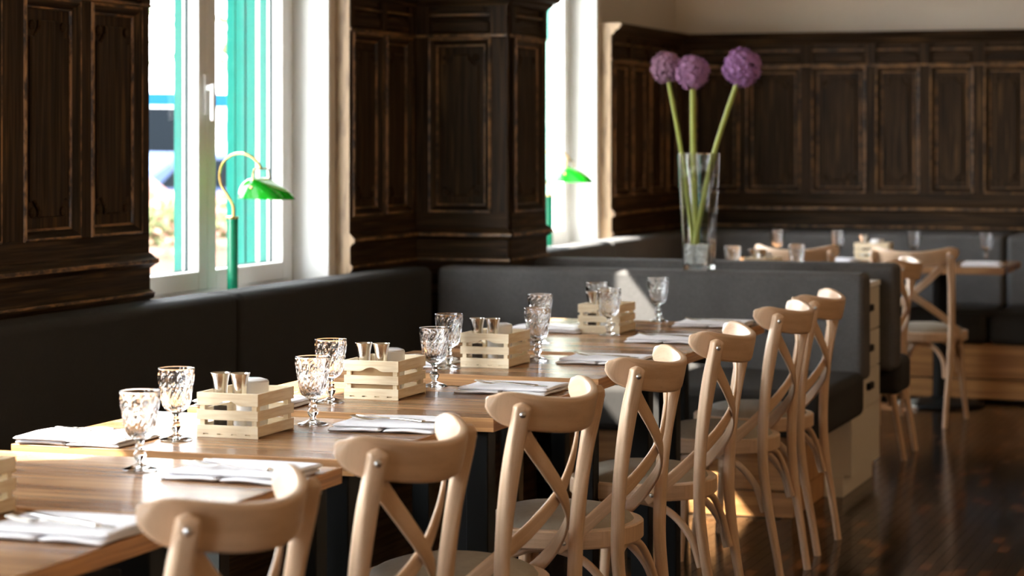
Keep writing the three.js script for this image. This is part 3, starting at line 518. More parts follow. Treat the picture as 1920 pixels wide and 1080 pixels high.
const GOBLETS = [
  [-2.215, 4.098, 'pressed-glass goblet nearest the camera, large and blurred at the left'], [-2.362, 4.533, 'pressed-glass goblet just left of the second visible crate, on the third table'], [-2.195, 4.883, 'pressed-glass goblet right of the second crate, foot beside a napkin, left of the middle'], [-2.341, 5.317, 'pressed-glass goblet behind another, left of the crate with a rounded white jar showing'],
  [-2.234, 5.754, 'sharpest pressed-glass goblet, right of the crate on the fourth table'], [-2.368, 6.213, 'pressed-glass goblet just left of the crate on the fifth table'], [-2.207, 6.526, 'pressed-glass goblet right of the crate on the fifth table, a rim peeping above it'], [-2.395, 7.108, 'pressed-glass goblet on the sixth table, only its top visible above a nearer goblet'],
  [-2.27, 7.46, 'blurred goblet in front of the last crate of the row, covering its corner'], [-2.41, 7.775, 'blurred goblet behind the last crate of the row, only its bowl showing'], [-2.281, 8.10, 'blurred goblet standing free on the last table against the grey cross bench'],
  [-2.64, 10.67, 'blurred goblet left of small metal shakers, above the rear bench beside the vase'], [-2.40, 10.97, 'blurred goblet right of small metal shakers, above the rear bench'], [-2.88, 12.66, 'far goblet standing highest behind the two above the rear bench, near the vase'], [-2.55, 12.70, 'far goblet behind a chair crest, left of the far crate'], [-2.13, 12.70, 'far goblet above a chair crest, right of the far crate'], [-1.73, 12.62, 'far goblet by the napkin at the right corner of the far table'],
];
const goblet0 = makeGoblet(GOBLETS[0][2]); goblet0.position.set(GOBLETS[0][0], TT, -GOBLETS[0][1]);
GOBLETS.slice(1).forEach(([X, Z, l], i) => copy(goblet0, l, [X, TT, Z], i * 0.7));

// ------------------------------------------------------------------ little slatted crates with shakers and a jar
const CW = 0.148, CD = 0.188, CH = 0.098;                                // across the view, in depth, height
function makeCrate(label) {
  const t = thing('wooden_crate', label, 'crate', [0, 0, 0], 0, 'small wooden crates on the tables');
  const th = 0.0045, rows = [[0.0, 0.027], [0.0385, 0.060], [0.0705, CH]];
  rows.forEach(([y0, y1], k) => {
    for (const s of [-1, 1]) {
      const w = CW / 2, sh = new THREE.Shape();
      if (k === 2) { sh.moveTo(-w, y0); sh.lineTo(-0.034, y0); sh.quadraticCurveTo(-0.026, y0, -0.02, y0 + 0.004); sh.quadraticCurveTo(0, y0 + 0.016, 0.02, y0 + 0.004); sh.quadraticCurveTo(0.026, y0, 0.034, y0); sh.lineTo(w, y0); sh.lineTo(w, y1); sh.lineTo(-w, y1); sh.closePath(); }
      else sh.moveTo(-w, y0), sh.lineTo(w, y0), sh.lineTo(w, y1), sh.lineTo(-w, y1), sh.closePath();
      if (k === 0) for (const x of [-0.052, -0.018, 0.016, 0.050]) { const h = new THREE.Path(); h.moveTo(x - 0.006, 0.006); h.lineTo(x + 0.006, 0.006); h.lineTo(x + 0.006, 0.0085); h.lineTo(x - 0.006, 0.0085); h.closePath(); sh.holes.push(h); }
      part('slat', grain(extrude(sh, th, 0.0005).translate(0, 0, s > 0 ? CD / 2 - th : -CD / 2), 0), M.pine, t);
      part('slat', box(s > 0 ? CW / 2 - th : -CW / 2, s > 0 ? CW / 2 : -CW / 2 + th, y0 + (k ? 0 : 0.004), y1, -CD / 2 + th + 0.0003, CD / 2 - th - 0.0003, 0.0006, 2), M.pine, t);
    }
  });
  for (const sx of [-1, 1]) for (const sz of [-1, 1]) part('corner_post', box(sx * (CW / 2 - 0.011) - 0.0062, sx * (CW / 2 - 0.011) + 0.0062, 0.009, CH - 0.002, sz * (CD / 2 - 0.013) - 0.008, sz * (CD / 2 - 0.013) + 0.008, 0.0006, 1), M.pine, t);
  for (let k = 0; k < 3; k++) part('bottom_board', box(-0.062 + k * 0.0425, -0.023 + k * 0.0425, 0.0045, 0.0085, -CD / 2 + th + 0.0003, CD / 2 - th - 0.0003, 0.0006, 2), M.pine, t);
  return t;
}
function makeShaker(label, fill) {                                    // glass body, filling, flared metal head
  const t = thing('metal_shaker', label, 'shaker', [0, 0, 0], 0, 'salt and pepper shakers in the crates');
  part('glass_body', lathe([[0.0001, 0], [0.015, 0], [0.017, 0.002], [0.017, 0.066], [0.0155, 0.068], [0.0155, 0.004], [0.0001, 0.0035]], 24), M.pane, t);
  part('filling', lathe([[0.0001, 0.0042], [0.0148, 0.0046], [0.0148, fill], [0.0001, fill + 0.002]], 20), fill > 0.052 ? M.pepper : M.salt, t);
  part('flared_head', lathe([[0.0001, 0.068], [0.0165, 0.068], [0.0152, 0.072], [0.0154, 0.092], [0.0166, 0.106], [0.0190, 0.120], [0.0214, 0.1285], [0.0222, 0.1295], [0.0218, 0.1305], [0.0204, 0.129], [0.0178, 0.120], [0.0001, 0.118]], 32), M.steel, t);
  return t;
}
function makeJar(label) {
  const t = thing('porcelain_jar', label, 'jar', [0, 0, 0], 0, 'white jars in the crates');
  part('body', lathe([[0.0001, 0], [0.030, 0], [0.034, 0.004], [0.036, 0.03], [0.037, 0.104], [0.0355, 0.106], [0.034, 0.104], [0.033, 0.01], [0.0001, 0.008]], 36), M.porcelain, t);
  part('lid', lathe([[0.0001, 0.113], [0.020, 0.1125], [0.033, 0.109], [0.0362, 0.1065], [0.034, 0.1055], [0.0001, 0.1055]], 36), M.porcelain, t);
  return t;
}
const CRATES = [
  [-2.247, 3.475, 0, 'wooden crate at the left edge of the photo, mostly cut off, on the nearest table'], [-2.275, 4.70, 0, 'pale wooden crate on the third table, second crate from the left'], [-2.272, 5.505, 0, 'wooden crate on the fourth table, with an arched handle slot sharply visible'], [-2.285, 6.375, 0, 'wooden crate on the fifth table, shaker seen through its slats'],
  [-2.325, 7.615, 0, 'blurred wooden crate near the grey cross bench, last of the window row'], [-2.535, 10.84, 0, 'wooden crate hidden below the rear bench top, between two blurred goblets'], [-2.335, 12.62, HALF, 'far wooden crate on the back wall table, seen broadside'],
];
const where = ['at the left edge of the photo', 'on the third table', 'with the arched slot on the fourth table', 'on the fifth table', 'at the end of the window row', 'behind the rear bench top', 'on the far table'];
let crate0, salt0, pepper0, jar0;
CRATES.forEach(([X, Z, turn, l], i) => {
  const p = [X, TT, Z];
  if (!i) { crate0 = makeCrate(l); crate0.position.set(X, TT, -Z); } else copy(crate0, l, p, turn);
  const off = (dx, dz) => [X + (turn ? dz : dx), TT + 0.0087, Z + (turn ? -dx : dz)];
  const sl = `right flared metal shaker in the crate ${where[i]}`, pl = `left flared metal shaker in the crate ${where[i]}`, jl = `white porcelain jar in the crate ${where[i]}`;
  if (i === 0) { salt0 = makeShaker(sl, 0.045); salt0.position.set(...[off(0.012, -0.055)].map(([a, b, c]) => [a, b, -c])[0]); pepper0 = makeShaker(pl, 0.056); pepper0.position.set(...[off(-0.036, -0.055)].map(([a, b, c]) => [a, b, -c])[0]); jar0 = makeJar(jl); jar0.position.set(...[off(0.006, 0.02)].map(([a, b, c]) => [a, b, -c])[0]); }
  else { copy(salt0, sl, off(0.012, -0.055)); copy(pepper0, pl, off(-0.036, -0.055)); copy(jar0, jl, off(0.006, 0.02)); }
});

tag(part('menu_card', box(-2.335, -2.215, TT + 0.009, TT + 0.082, -5.424, -5.4215, 0.0008), std({ roughness: 0.8, color: rgb(0.42, 0.27, 0.13) }), scene), 'brown card standing behind the front slats of the crate with the arched slot', 'card');

// ------------------------------------------------------------------ napkins with knife and fork
function softBox(w, h, d, r, amp, s) {
  const g = new RoundedBoxGeometry(w, h, d, 4, Math.min(r, h / 2.05)), p = g.attributes.position;
  const sub = g; for (let i = 0; i < p.count; i++) { const x = p.getX(i), y = p.getY(i), z = p.getZ(i); p.setY(i, y + amp * (Math.sin(x * 31 + s) * Math.cos(z * 23 + s * 2) + 0.6 * Math.sin(z * 47 + s))); }
  sub.computeVertexNormals(); return grain(sub, 0);
}
function grid(w, d, h, nx, nz, f) {                                    // pillow-like sheet with thickness: height field f(x, z) over a rounded rectangle, closed below
  const pos = [], idx = [], L = (nx + 1) * (nz + 1);
  for (const lower of [0, 1]) for (let j = 0; j <= nz; j++) for (let i = 0; i <= nx; i++) { const u = i / nx * 2 - 1, v = j / nz * 2 - 1, e = Math.min(1, (1 - Math.abs(u)) * w / 2 / 0.008, (1 - Math.abs(v)) * d / 2 / 0.008), k = Math.sqrt(Math.max(0, 1 - (1 - e) ** 2)), m = f(u, v); pos.push(u * w / 2, m + (lower ? -1 : 1) * h / 2 * k, v * d / 2); }
  for (let j = 0; j < nz; j++) for (let i = 0; i < nx; i++) { const a = j * (nx + 1) + i, b = a + 1, c = a + nx + 1, e = c + 1; idx.push(a, c, b, b, c, e, L + a, L + b, L + c, L + b, L + e, L + c); }
  const g = new THREE.BufferGeometry(); g.setAttribute('position', new THREE.Float32BufferAttribute(pos, 3)); g.setIndex(idx); g.computeVertexNormals();
  return grain(prep(g), 0);
}
function makeNapkin(label) {                                          // its length runs along x; +x is the diner's side; near edge towards +z
  const t = thing('folded_napkin', label, 'napkin', [0, 0, 0], 0, 'folded white napkins on the tables');
  const wav = (s) => (u, v) => 0.0010 * Math.sin(u * 3 + s) + 0.0008 * Math.sin(v * 4 + 2 * s + u * 2);
  part('lower_fold', at(grid(0.124, 0.205, 0.0075, 26, 40, wav(1)), -0.066, 0.0050, 0.004), M.linen, t);
  part('lower_fold', at(grid(0.118, 0.200, 0.0075, 26, 40, wav(2.2)), 0.062, 0.0050, 0.006), M.linen, t);
  part('upper_fold', at(grid(0.246, 0.19, 0.0085, 50, 40, (u, v) => wav(3)(u, v) + 0.002 * Math.sin(u * 2.4)), 0.001, 0.0132, -0.004), M.linen, t);
  return t;
}
function makeFork(label) {
  const t = thing('table_fork', label, 'fork', [0, 0, 0], 0, 'forks lying on the napkins');
  part('handle', sweep([V(0.095, 0.002, 0), V(0.05, 0.003, 0), V(0.0, 0.0055, 0), V(-0.03, 0.008, 0), V(-0.045, 0.006, 0)], (q) => [0.0011, lerp(0.0065, 0.0028, smooth(0, 0.5, q)), 0.8], V(0, 1, 0), { n: 24, seg: 10 }), M.steel, t);
  part('head', sweep([V(-0.043, 0.0064, 0), V(-0.052, 0.0045, 0), V(-0.062, 0.0038, 0)], (q) => [0.001, lerp(0.003, 0.0115, smooth(0, 0.8, q)), 0.7], V(0, 1, 0), { n: 10, seg: 10 }), M.steel, t);
  for (let k = 0; k < 4; k++) part('tine', sweep([V(-0.060, 0.0038, -0.0096 + k * 0.0064), V(-0.08, 0.0055, -0.0096 + k * 0.0064), V(-0.104, 0.0115, -0.009 + k * 0.006)], (q) => [0.001, lerp(0.0019, 0.0008, q)], V(0, 1, 0), { n: 8, seg: 6 }), M.steel, t);
  return t;
}
function makeKnife(label) {
  const t = thing('table_knife', label, 'knife', [0, 0, 0], 0, 'knives lying on the napkins');
  part('handle', sweep([V(0.1, 0.004, 0), V(0.055, 0.0045, 0), V(0.0, 0.0035, 0)], (q) => [lerp(0.0028, 0.0022, q), lerp(0.0072, 0.0050, q), 0.7], V(0, 1, 0), { n: 14, seg: 10 }), M.steel, t);
  part('blade', grain(extrude(poly([[0.002, -0.005], [0.002, 0.006], [-0.09, 0.0085], [-0.108, 0.006], [-0.116, -0.002], [-0.10, -0.0065]]), 0.0014, 0.0004).rotateX(HALF).translate(0, 0.0042, 0), 0), M.steel, t);
  return t;
}
// [X, Z, turn, height, where, diner's side]
const NAPKINS = [
  [-1.975, 3.41, 0.0, 'at the left edge of the photo on the nearest table'], [-1.99, 4.10, 0.0, 'on the second table, behind the crest of the nearest chair'], [-2.54, 4.46, Math.PI, 'lying sunlit at the left corner of the third table'], [-1.995, 4.90, 0.02, 'on the third table, behind the crest of the second chair'], [-2.50, 5.22, Math.PI, 'on the bench side of the fourth table'],
  [-2.00, 5.72, 0.0, 'in sharp focus on the fourth table, above the third chair'], [-2.53, 6.30, Math.PI, 'on the bench side of the fifth table'], [-2.00, 6.56, 0.0, 'on the fifth table, above the fourth chair'], [-2.51, 7.58, Math.PI, 'lying sunlit on the bench side near the cross bench'], [-2.02, 7.31, 0.0, 'on the sixth table, above the fifth chair'], [-2.04, 7.97, 0.0, 'on the last table of the row'],
  [-2.50, 12.42, HALF, 'left of the far crate on the back wall table'], [-1.705, 12.30, HALF, 'at the right corner of the far table'],
];
let nap0, fork0, knife0;
NAPKINS.forEach(([X, Z, turn, w], i) => {
  const nl = `white folded napkin ${w}`, fl = `fork on the white napkin ${w}`, kl = `knife on the white napkin ${w}`, fz = turn === Math.PI ? 1 : -1;
  const dx = Math.cos(turn), dz = Math.sin(turn);                      // local x in (X, Z)
  const put = (x, z) => [X + x * dx + z * dz, 0, Z + x * dz - z * dx];
  const a = put(0.012, 0.040), b = put(-0.012, 0.0);
  if (!i) { nap0 = makeNapkin(nl); nap0.position.set(X, TT, -Z); fork0 = makeFork(fl); fork0.position.set(a[0], TT + 0.0185, -a[2]); knife0 = makeKnife(kl); knife0.position.set(b[0], TT + 0.0175, -b[2]); knife0.rotation.y = -0.45; }
  else { const j = rr(-0.05, 0.05); copy(nap0, nl, [X, TT, Z], turn + j); if (i < 11) { copy(fork0, fl, [a[0], TT + 0.0185, a[2]], turn + j); copy(knife0, kl, [b[0], TT + 0.0175, b[2]], turn - 0.45 + j); } }
});

// ------------------------------------------------------------------ vase and alliums on the cross bench
{
  const v = thing('glass_vase', 'tall square clear glass vase standing on the top of the cross bench', 'vase', [-2.437, 0.8725, 9.275]);
  const ring = (h, y, r) => { const o = []; const n = 6; for (const [sx, sz, a0] of [[1, 1, 0], [-1, 1, HALF], [-1, -1, Math.PI], [1, -1, 3 * HALF]]) for (let k = 0; k <= n; k++) { const a = a0 + HALF * k / n; o.push(V(sx * (h - r) + r * Math.cos(a), y, sz * (h - r) + r * Math.sin(a))); } return o; };
  const loft = (rings, capA, capB) => { const pos = [], idx = [], m = rings[0].length; rings.forEach((q) => q.forEach((p) => pos.push(p.x, p.y, p.z))); for (let i = 0; i + 1 < rings.length; i++) for (let j = 0; j < m; j++) { const a = i * m + j, b = i * m + (j + 1) % m; idx.push(a, a + m, b, b, a + m, b + m); } const cap = (k, flip) => { const c = pos.length / 3, q = rings[k]; pos.push(0, q[0].y, 0); for (let j = 0; j < m; j++) { const a = k * m + j, b = k * m + (j + 1) % m; idx.push(...(flip ? [c, a, b] : [c, b, a])); } }; if (capA) cap(0, true); if (capB) cap(rings.length - 1, false); const g = new THREE.BufferGeometry(); g.setAttribute('position', new THREE.Float32BufferAttribute(pos, 3)); g.setIndex(idx); const f = g.toNonIndexed(); f.computeVertexNormals(); return prep(f); };
  const hw = (y) => lerp(0.0545, 0.0735, y / 0.478);
  part('glass_body', loft([ring(hw(0.0) - 0.002, 0, 0.008), ring(hw(0.002), 0.002, 0.009), ring(hw(0.476), 0.476, 0.010), ring(hw(0.478) - 0.001, 0.478, 0.009), ring(hw(0.478) - 0.004, 0.478, 0.006), ring(hw(0.474) - 0.0045, 0.474, 0.006), ring(hw(0.022) - 0.0045, 0.022, 0.006)], true, true), M.glass, v);
  part('water', loft([ring(hw(0.0225) - 0.0048, 0.0225, 0.006), ring(hw(0.19) - 0.0048, 0.19, 0.006)], true, true), M.pane, v);
  const gr = []; for (let i = 0; i < 620; i++) { const y = 0.024 + 0.078 * rnd(), h = hw(y) - 0.013, r = rr(0.004, 0.0075); gr.push(at(prep(new THREE.IcosahedronGeometry(r, 1).scale(1, rr(0.6, 1), 1)), rr(-h, h), y + r * 0.3, rr(-h, h))); }
  const gm = part('white_pebbles', gr, std({ roughness: 0.5, color: rgb(0.88, 0.92, 0.88) }), v); gm.userData = { kind: 'stuff' };
  const base = V(-2.437, 0.8725, -9.275);
  const F = [['leftmost purple allium in the vase, its dusky head turned from the light', V(-2.587, 1.706, -9.31), 0.068, V(-2.462, 0.965, -9.285), V(-2.51, 1.32, -9.29)], ['middle purple allium in the vase, on the straightest stem', V(-2.455, 1.682, -9.24), 0.075, V(-2.444, 0.955, -9.27), V(-2.457, 1.32, -9.262)], ['rightmost and largest purple allium in the vase, leaning right', V(-2.255, 1.702, -9.27), 0.083, V(-2.452, 0.975, -9.262), V(-2.381, 1.32, -9.27)]];
  for (const [label, c, R, foot, mid] of F) {
    const sr = R > 0.08 ? 0.0105 : R > 0.07 ? 0.0125 : 0.0092;
    const t = thing('allium_flower', label, 'flower', [foot.x, foot.y, -foot.z], 0, 'purple alliums in the vase');
    const rel = (p) => p.clone().sub(foot);
    part('stem', sweep([V(0, 0, 0), rel(mid), rel(c.clone().lerp(mid, (R * 0.5) / c.distanceTo(mid)))], () => [sr, sr], V(0, 0, 1), { n: 20, seg: 10 }), M.stem, t);
    const head = part('flower_head', at(prep(new THREE.IcosahedronGeometry(R * 0.62, 3)), ...rel(c).toArray()), M.floretHeart, t);
    const pos = [], n = 190; let nrm = [];
    for (let i = 0; i < n; i++) {                                      // six-petalled stars all over the head
      const y = 1 - 2 * (i + 0.5) / n, a = i * 2.39996, s = Math.sqrt(1 - y * y), d = V(s * Math.cos(a) + rr(-0.05, 0.05), y + rr(-0.05, 0.05), s * Math.sin(a) + rr(-0.05, 0.05)).normalize(), o = rel(c).addScaledVector(d, R * rr(0.70, 0.92));
      const e = Math.abs(d.y) < 0.9 ? V(0, 1, 0).cross(d).normalize() : V(1, 0, 0).cross(d).normalize(), f = d.clone().cross(e), L = R * rr(0.17, 0.25), w0 = rnd() * 6;
      for (let k = 0; k < 6; k++) { const b = w0 + k * Math.PI / 3, dir = e.clone().multiplyScalar(Math.cos(b)).addScaledVector(f, Math.sin(b)), side = d.clone().cross(dir), tip = o.clone().addScaledVector(dir, L).addScaledVector(d, L * 0.55), m1 = o.clone().addScaledVector(dir, L * 0.5).addScaledVector(d, L * 0.22).addScaledVector(side, L * 0.26), m2 = o.clone().addScaledVector(dir, L * 0.5).addScaledVector(d, L * 0.22).addScaledVector(side, -L * 0.26); pos.push(...o.toArray(), ...m2.toArray(), ...m1.toArray(), ...m1.toArray(), ...m2.toArray(), ...tip.toArray()); }
    }
    const g = new THREE.BufferGeometry(); g.setAttribute('position', new THREE.Float32BufferAttribute(pos, 3)); g.computeVertexNormals();
    const fl = part('florets', prep(g), new THREE.MeshStandardMaterial({ roughness: 0.7, color: rgb(...[[0.40, 0.22, 0.33], [0.42, 0.21, 0.38], [0.38, 0.18, 0.40]][F.findIndex((q) => q[0] === label)]), side: THREE.DoubleSide }), head); fl.userData = { kind: 'stuff' };
  }
}

// ------------------------------------------------------------------ banker's lamps on the window sills
function makeLamp(label, X, Z) {
  const t = thing('banker_lamp', label, 'lamp', [X, SILL, Z], 0, 'green glass lamps on the window sills');
  part('base', lathe([[0.0001, 0], [0.055, 0], [0.055, 0.008], [0.03, 0.014], [0.021, 0.02]], 32), M.greenPaint, t);
  part('pole', lathe([[0.0205, 0.012], [0.0205, 0.312], [0.0001, 0.312]], 24), M.greenPaint, t);
  part('collar', lathe([[0.0001, 0.311], [0.0235, 0.311], [0.0245, 0.314], [0.0235, 0.319], [0.010, 0.321], [0.0001, 0.321]], 24), M.brass, t);
  const neck = [V(0.004, 0.318, 0), V(0.002, 0.36, 0), V(-0.018, 0.395, 0), V(-0.046, 0.435, 0), V(-0.054, 0.475, 0), V(-0.040, 0.518, 0), V(-0.004, 0.548, 0), V(0.042, 0.555, 0), V(0.082, 0.540, 0), V(0.108, 0.515, 0), V(0.118, 0.498, 0)];
  part('gooseneck', sweep(neck, () => [0.0052, 0.0052], V(0, 0, 1), { n: 60, seg: 12 }), M.brass, t);
  const yz = 0.074, cx = 0.118;
  each('yoke', [sweep([V(cx, 0.428, yz), V(cx, 0.452, yz), V(cx, 0.492, yz * 0.86), V(cx, 0.498, yz * 0.7), V(cx, 0.498, 0), V(cx, 0.498, -yz * 0.7), V(cx, 0.492, -yz * 0.86), V(cx, 0.452, -yz), V(cx, 0.428, -yz)], () => [0.003, 0.003], V(1, 0, 0), { n: 50, seg: 8 }), ...[-1, 1].map((s) => at(prep(new THREE.SphereGeometry(0.0105, 14, 10)), cx, 0.430, s * (yz + 0.004)))], M.brass, t);
  // shade: a trough, rounded over the back and cut straight at the front, with closed ends
  const outline = new THREE.CatmullRomCurve3([[-0.066, 0.388], [-0.064, 0.412], [-0.052, 0.443], [-0.030, 0.462], [-0.004, 0.466], [0.022, 0.456], [0.055, 0.436], [0.088, 0.412], [0.116, 0.384]].map(([x, y]) => V(cx + x, y, 0)), false, 'centripetal'), prof = outline.getPoints(22).map((p) => [p.x, p.y]);
  const pos = [], idx = [], m = prof.length, zs = [-0.086, -0.083, -0.072, -0.05, 0, 0.05, 0.072, 0.083, 0.086], sc = [0.62, 0.78, 0.92, 0.99, 1, 0.99, 0.92, 0.78, 0.62];
  for (const lay of [0, 1]) zs.forEach((z, k) => prof.forEach(([x, y]) => { const q = sc[k] * (lay ? 0.955 : 1); pos.push(cx + 0.012 + (x - cx - 0.012) * q, 0.388 + (y - 0.388) * q, z * (lay ? 0.97 : 1)); }));
  const off = zs.length * m;
  for (let k = 0; k + 1 < zs.length; k++) for (let i = 0; i + 1 < m; i++) { const a = k * m + i; idx.push(a, a + 1, a + m, a + 1, a + m + 1, a + m); const b = off + a; idx.push(b, b + m, b + 1, b + 1, b + m, b + m + 1); }
  for (let k = 0; k + 1 < zs.length; k++) for (const i of [0, m - 1]) { const a = k * m + i, b = off + a; idx.push(...(i ? [a, b, a + m, a + m, b, b + m] : [a, a + m, b, b, a + m, b + m])); }
  for (const k of [0, zs.length - 1]) for (let i = 1; i + 1 < m; i++) { const a = k * m; idx.push(...(k ? [a, a + i, a + i + 1] : [a, a + i + 1, a + i])); }
  const g = new THREE.BufferGeometry(); g.setAttribute('position', new THREE.Float32BufferAttribute(pos, 3)); g.setIndex(idx); g.computeVertexNormals();
  part('shade', prep(g), M.greenGlass, t);
  part('bulb', at(prep(new THREE.CapsuleGeometry(0.013, 0.06, 4, 12).rotateX(HALF)), cx + 0.008, 0.424, 0), M.bulb, t);
  return t;
}
const lamp0 = makeLamp('green lamp on a brass gooseneck in front of the large near window', -3.86, 7.86);
copy(lamp0, 'green lamp in front of the far window, half hidden by the panelled pier', [-3.86, SILL, 11.60]);

// ------------------------------------------------------------------ warm fill globes added unseen over the aisle, to the right of the picture
{
  const opal = std({ roughness: 0.4, color: rgb(0.9, 0.85, 0.75), emissive: rgb(1.0, 0.66, 0.36), emissiveIntensity: 1.2 });
  [2.0, 4.8, 7.6, 10.4].forEach((Z, i) => {
    const t = thing('fill_globe', `added unseen fill globe over the aisle, ${['nearest the camera', 'second from the camera', 'third from the camera', 'farthest from the camera'][i]}`, 'lamp', [1.7, 2.45, Z], 0, 'added fill globes over the aisle');
    part('globe', prep(new THREE.SphereGeometry(0.15, 32, 20)), opal, t);
    part('cap', lathe([[0.0001, 0.175], [0.03, 0.172], [0.05, 0.14], [0.0001, 0.139]], 20), M.brass, t);
    part('cord', rod(V(0, 0.17, 0), V(0, 0.95, 0), 0.004), M.black, t);
    const l = new THREE.PointLight(new THREE.Color(1.0, 0.68, 0.42), FILL); l.castShadow = true; l.shadow.radius = 7; t.add(l);
  });
}

// ------------------------------------------------------------------ the street outside
{
  const ground = setting('pavement', wbox(-70, -4.15, -0.35, -0.2, -30, 110), M.paving);
  const facade = thing('street_building', 'pale plastered building across the street, blown out by daylight', 'building', [-46, -0.2, 60]);
  part('wall', box(-0.4, 0.4, 0, 3.2, -55, 55), phys({ specularIntensity: 0.08, roughness: 0.9, color: rgb(0.7, 0.66, 0.6) }), facade);
  for (let k = 0; k < 24; k++) { const z = -52 + k * 4.4, w = part('shop_window', box(0.4, 0.46, 0.7, 2.5, z, z + 2.6, 0.02), phys({ specularIntensity: 0.08, roughness: 0.9, color: rgb(0.12, 0.14, 0.16) }), facade); each('window_frame', [box(0.44, 0.5, 0.62, 0.7, z - 0.08, z + 2.68), box(0.44, 0.5, 2.5, 2.58, z - 0.08, z + 2.68), box(0.44, 0.5, 0.7, 2.5, z - 0.08, z), box(0.44, 0.5, 0.7, 2.5, z + 2.6, z + 2.68)], M.white, w); }
  part('cornice', box(0.3, 0.7, 3.2, 3.5, -55, 55, 0.03), M.white, facade);
  const wheel = (x, z, r) => lathe([[0.0001, -0.11], [r * 0.9, -0.11], [r, -0.06], [r, 0.06], [r * 0.9, 0.11], [0.0001, 0.11]], 20).rotateX(HALF).translate(x, r, z);
  // vans and cars: body drawn in side view, extruded across; length along x here
  function vehicle(name, label, category, X, Z, turn, prof, glass, r, w, paint, band) {
    const t = thing(name, label, category, [X, -0.2, Z], turn);
    part('body', grain(extrude(poly(prof), w, 0.06).translate(0, 0, -w / 2), 0), paint, t);
    for (const s of [-1, 1]) part('side_window', grain(extrude(poly(glass), 0.03, 0.005).translate(0, 0, s > 0 ? w / 2 - 0.015 : -w / 2 - 0.015), 0), phys({ specularIntensity: 0.08, roughness: 0.9, color: rgb(0.006, 0.008, 0.010) }), t);
    if (band) for (const [y0, y1, c] of band) part('stripe', box(prof[0][0] + 0.1, prof[1][0] - 0.1, y0, y1, -w / 2 - 0.012, w / 2 + 0.012, 0.005), phys({ specularIntensity: 0.08, roughness: 0.9, color: c }), t);
    for (const s of [-1, 1]) for (const x of [prof[0][0] + 0.85, prof[1][0] - 0.85]) part('wheel', wheel(x, s * (w / 2 - 0.1), r), M.black, t);
    return t;
  }
  const van = [[-2.6, 0.35], [2.6, 0.35], [2.6, 1.1], [2.2, 1.35], [1.6, 2.35], [1.4, 2.45], [-2.5, 2.45], [-2.6, 2.35]];
  vehicle('delivery_van', 'white delivery van with blue roof stripe, blurred outside the left sash', 'van', -17.6, 30.5, 0.9, van, [[-2.3, 1.35], [1.9, 1.35], [1.5, 2.1], [-2.3, 2.1]], 0.36, 1.9, phys({ specularIntensity: 0.08, roughness: 0.9, color: rgb(0.8, 0.8, 0.8) }), [[2.12, 2.32, rgb(0.008, 0.06, 0.11)], [0.75, 0.98, rgb(0.12, 0.006, 0.01)]]);
  const car = [[-2.1, 0.3], [2.1, 0.3], [2.15, 0.75], [1.1, 0.95], [0.5, 1.42], [-1.2, 1.45], [-1.9, 0.98], [-2.15, 0.9]];
  vehicle('parked_car', 'blue parked car, blurred behind the window handle', 'car', -14.5, 29.5, 0.9, car, [[-1.5, 0.98], [0.85, 0.95], [0.42, 1.34], [-1.1, 1.36]], 0.32, 1.7, phys({ specularIntensity: 0.08, roughness: 0.9, color: rgb(0.05, 0.07, 0.13) }));
  vehicle('parked_car', 'red parked car, blurred in the lower part of the left sash', 'car', -13.2, 23.0, 0.5, car, [[-1.5, 0.98], [0.85, 0.95], [0.42, 1.34], [-1.1, 1.36]], 0.32, 1.7, phys({ specularIntensity: 0.08, roughness: 0.9, color: rgb(0.17, 0.09, 0.08) }));
  // unseen parasol added outside: it shades the window from all but a strip of sun
  {
    const t = thing('added_parasol', 'unseen beige parasol added as a sun blocker outside the near window', 'parasol', [-5.75, -0.2, 7.0]), x = 1.2, z = 1.6, e = 3.06, cloth = std({ roughness: 0.95, color: rgb(0.62, 0.56, 0.46) });
    const p = [[-x, e, -z], [x, e, -z], [x, e, z], [-x, e, z]], top = [0, 3.75, 0], pos = [];
    for (let k = 0; k < 4; k++) { const a = p[k], b = p[(k + 1) % 4]; pos.push(...a, ...top, ...b); const d = (q) => [q[0] * 0.995, q[1] - 0.012, q[2] * 0.995]; pos.push(...d(a), ...d(b), ...d(top)); const l = (q) => [q[0], q[1] - 0.012, q[2]]; pos.push(...a, ...b, ...l(a), ...l(a), ...b, ...l(b)); }
    const g = new THREE.BufferGeometry(); g.setAttribute('position', new THREE.Float32BufferAttribute(pos, 3)); g.computeVertexNormals();
    part('canopy', grain(prep(g), 0), cloth, t);
    part('pole', rod(V(0, 0, 0), V(0, 3.8, 0), 0.028), M.frame, t);
    for (let k = 0; k < 4; k++) part('rib', rod(V(0, 3.70, 0), V(p[k][0] * 0.98, e - 0.015, p[k][2] * 0.98), 0.012), M.frame, t);
    part('base', lathe([[0.0001, 0], [0.32, 0], [0.32, 0.06], [0.05, 0.1], [0.05, 0.3], [0.03, 0.3]], 24), M.black, t);
  }
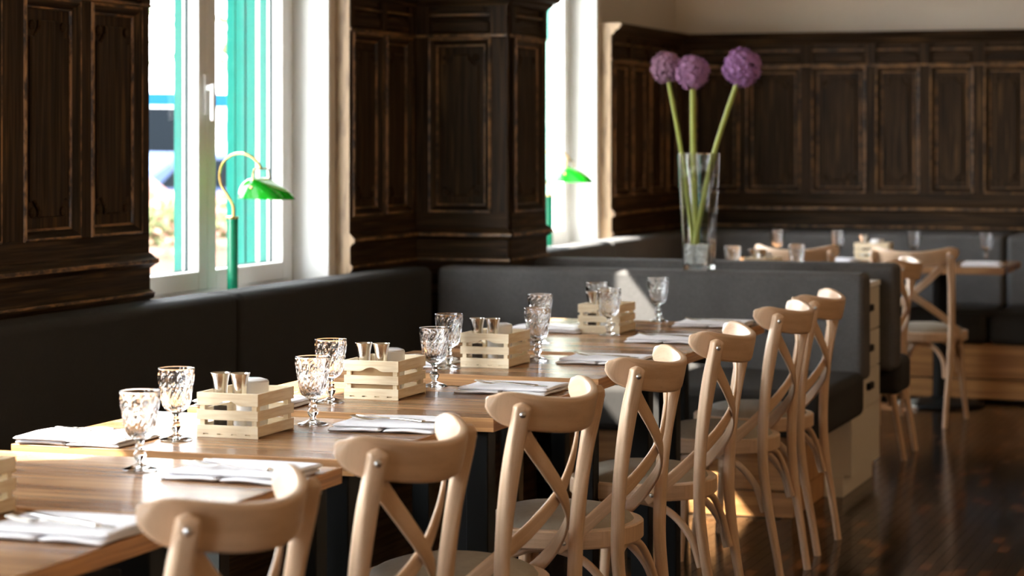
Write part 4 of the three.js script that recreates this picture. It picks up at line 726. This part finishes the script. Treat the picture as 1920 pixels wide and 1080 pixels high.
  // planters with flowers on the pavement
  const leafGeo = (n, R, h, s) => { const pos = []; for (let i = 0; i < n; i++) { const a = rnd() * 6.283, q = Math.sqrt(rnd()), p = V(Math.cos(a) * R * q, h * rnd(), Math.sin(a) * R * q), d = V(rr(-1, 1), rr(-1, 1), rr(-1, 1)).normalize(), e = V(rr(-1, 1), rr(-1, 1), rr(-1, 1)).cross(d).normalize(); const A = p.clone().addScaledVector(d, -s), B = p.clone().addScaledVector(e, s * 0.5), C = p.clone().addScaledVector(d, s), D = p.clone().addScaledVector(e, -s * 0.5); pos.push(...A.toArray(), ...B.toArray(), ...C.toArray(), ...A.toArray(), ...C.toArray(), ...D.toArray()); } const g = new THREE.BufferGeometry(); g.setAttribute('position', new THREE.Float32BufferAttribute(pos, 3)); g.computeVertexNormals(); return prep(g); };
  const leaf = phys({ roughness: 0.9, specularIntensity: 0.05, color: rgb(0.13, 0.15, 0.07), side: THREE.DoubleSide }), petal = phys({ roughness: 0.9, specularIntensity: 0.05, color: rgb(0.27, 0.13, 0.10), side: THREE.DoubleSide });
  [[-9.7, 18.0, 'terracotta planter of red flowers on the pavement, nearest the left sash'], [-10.0, 19.6, 'terracotta planter of red flowers on the pavement, behind the lamp neck']].forEach(([X, Z, l]) => {
    const t = thing('flower_planter', l, 'planter', [X, -0.2, Z]);
    part('pot', lathe([[0.0001, 0], [0.30, 0], [0.42, 0.62], [0.45, 0.62], [0.45, 0.70], [0.38, 0.70], [0.36, 0.62], [0.0001, 0.6]], 28), phys({ specularIntensity: 0.08, roughness: 0.9, color: rgb(0.22, 0.13, 0.10) }), t);
    const f = part('foliage', at(leafGeo(700, 0.5, 0.42, 0.05), 0, 0.62, 0), leaf, t); f.userData = { kind: 'stuff' };
    const b = part('blossoms', at(leafGeo(320, 0.5, 0.4, 0.05), 0, 0.72, 0), petal, t); b.userData = { kind: 'stuff' };
  });
  [[-24, 44, 'pale green street tree high in the left sash', 260, 3.0], [-17.5, 38, 'pale green street tree high in the right sash', 1500, 2.75]].forEach(([X, Z, l, n, y0]) => {
    const t = thing('street_tree', l, 'tree', [X, -0.2, Z]);
    part('trunk', sweep([V(0, 0, 0), V(0.05, 1.6, 0.03), V(-0.04, 3.4, 0)], (q) => [lerp(0.14, 0.07, q), lerp(0.14, 0.07, q)], V(1, 0, 0), { n: 12, seg: 10 }), phys({ specularIntensity: 0.08, roughness: 0.9, color: rgb(0.12, 0.08, 0.05) }), t);
    const f = part('crown', at(leafGeo(n, 1.3, 1.9, 0.13), 0, y0, 0), leaf, t); f.userData = { kind: 'stuff' };
  });
}
renderer.render(scene, camera);
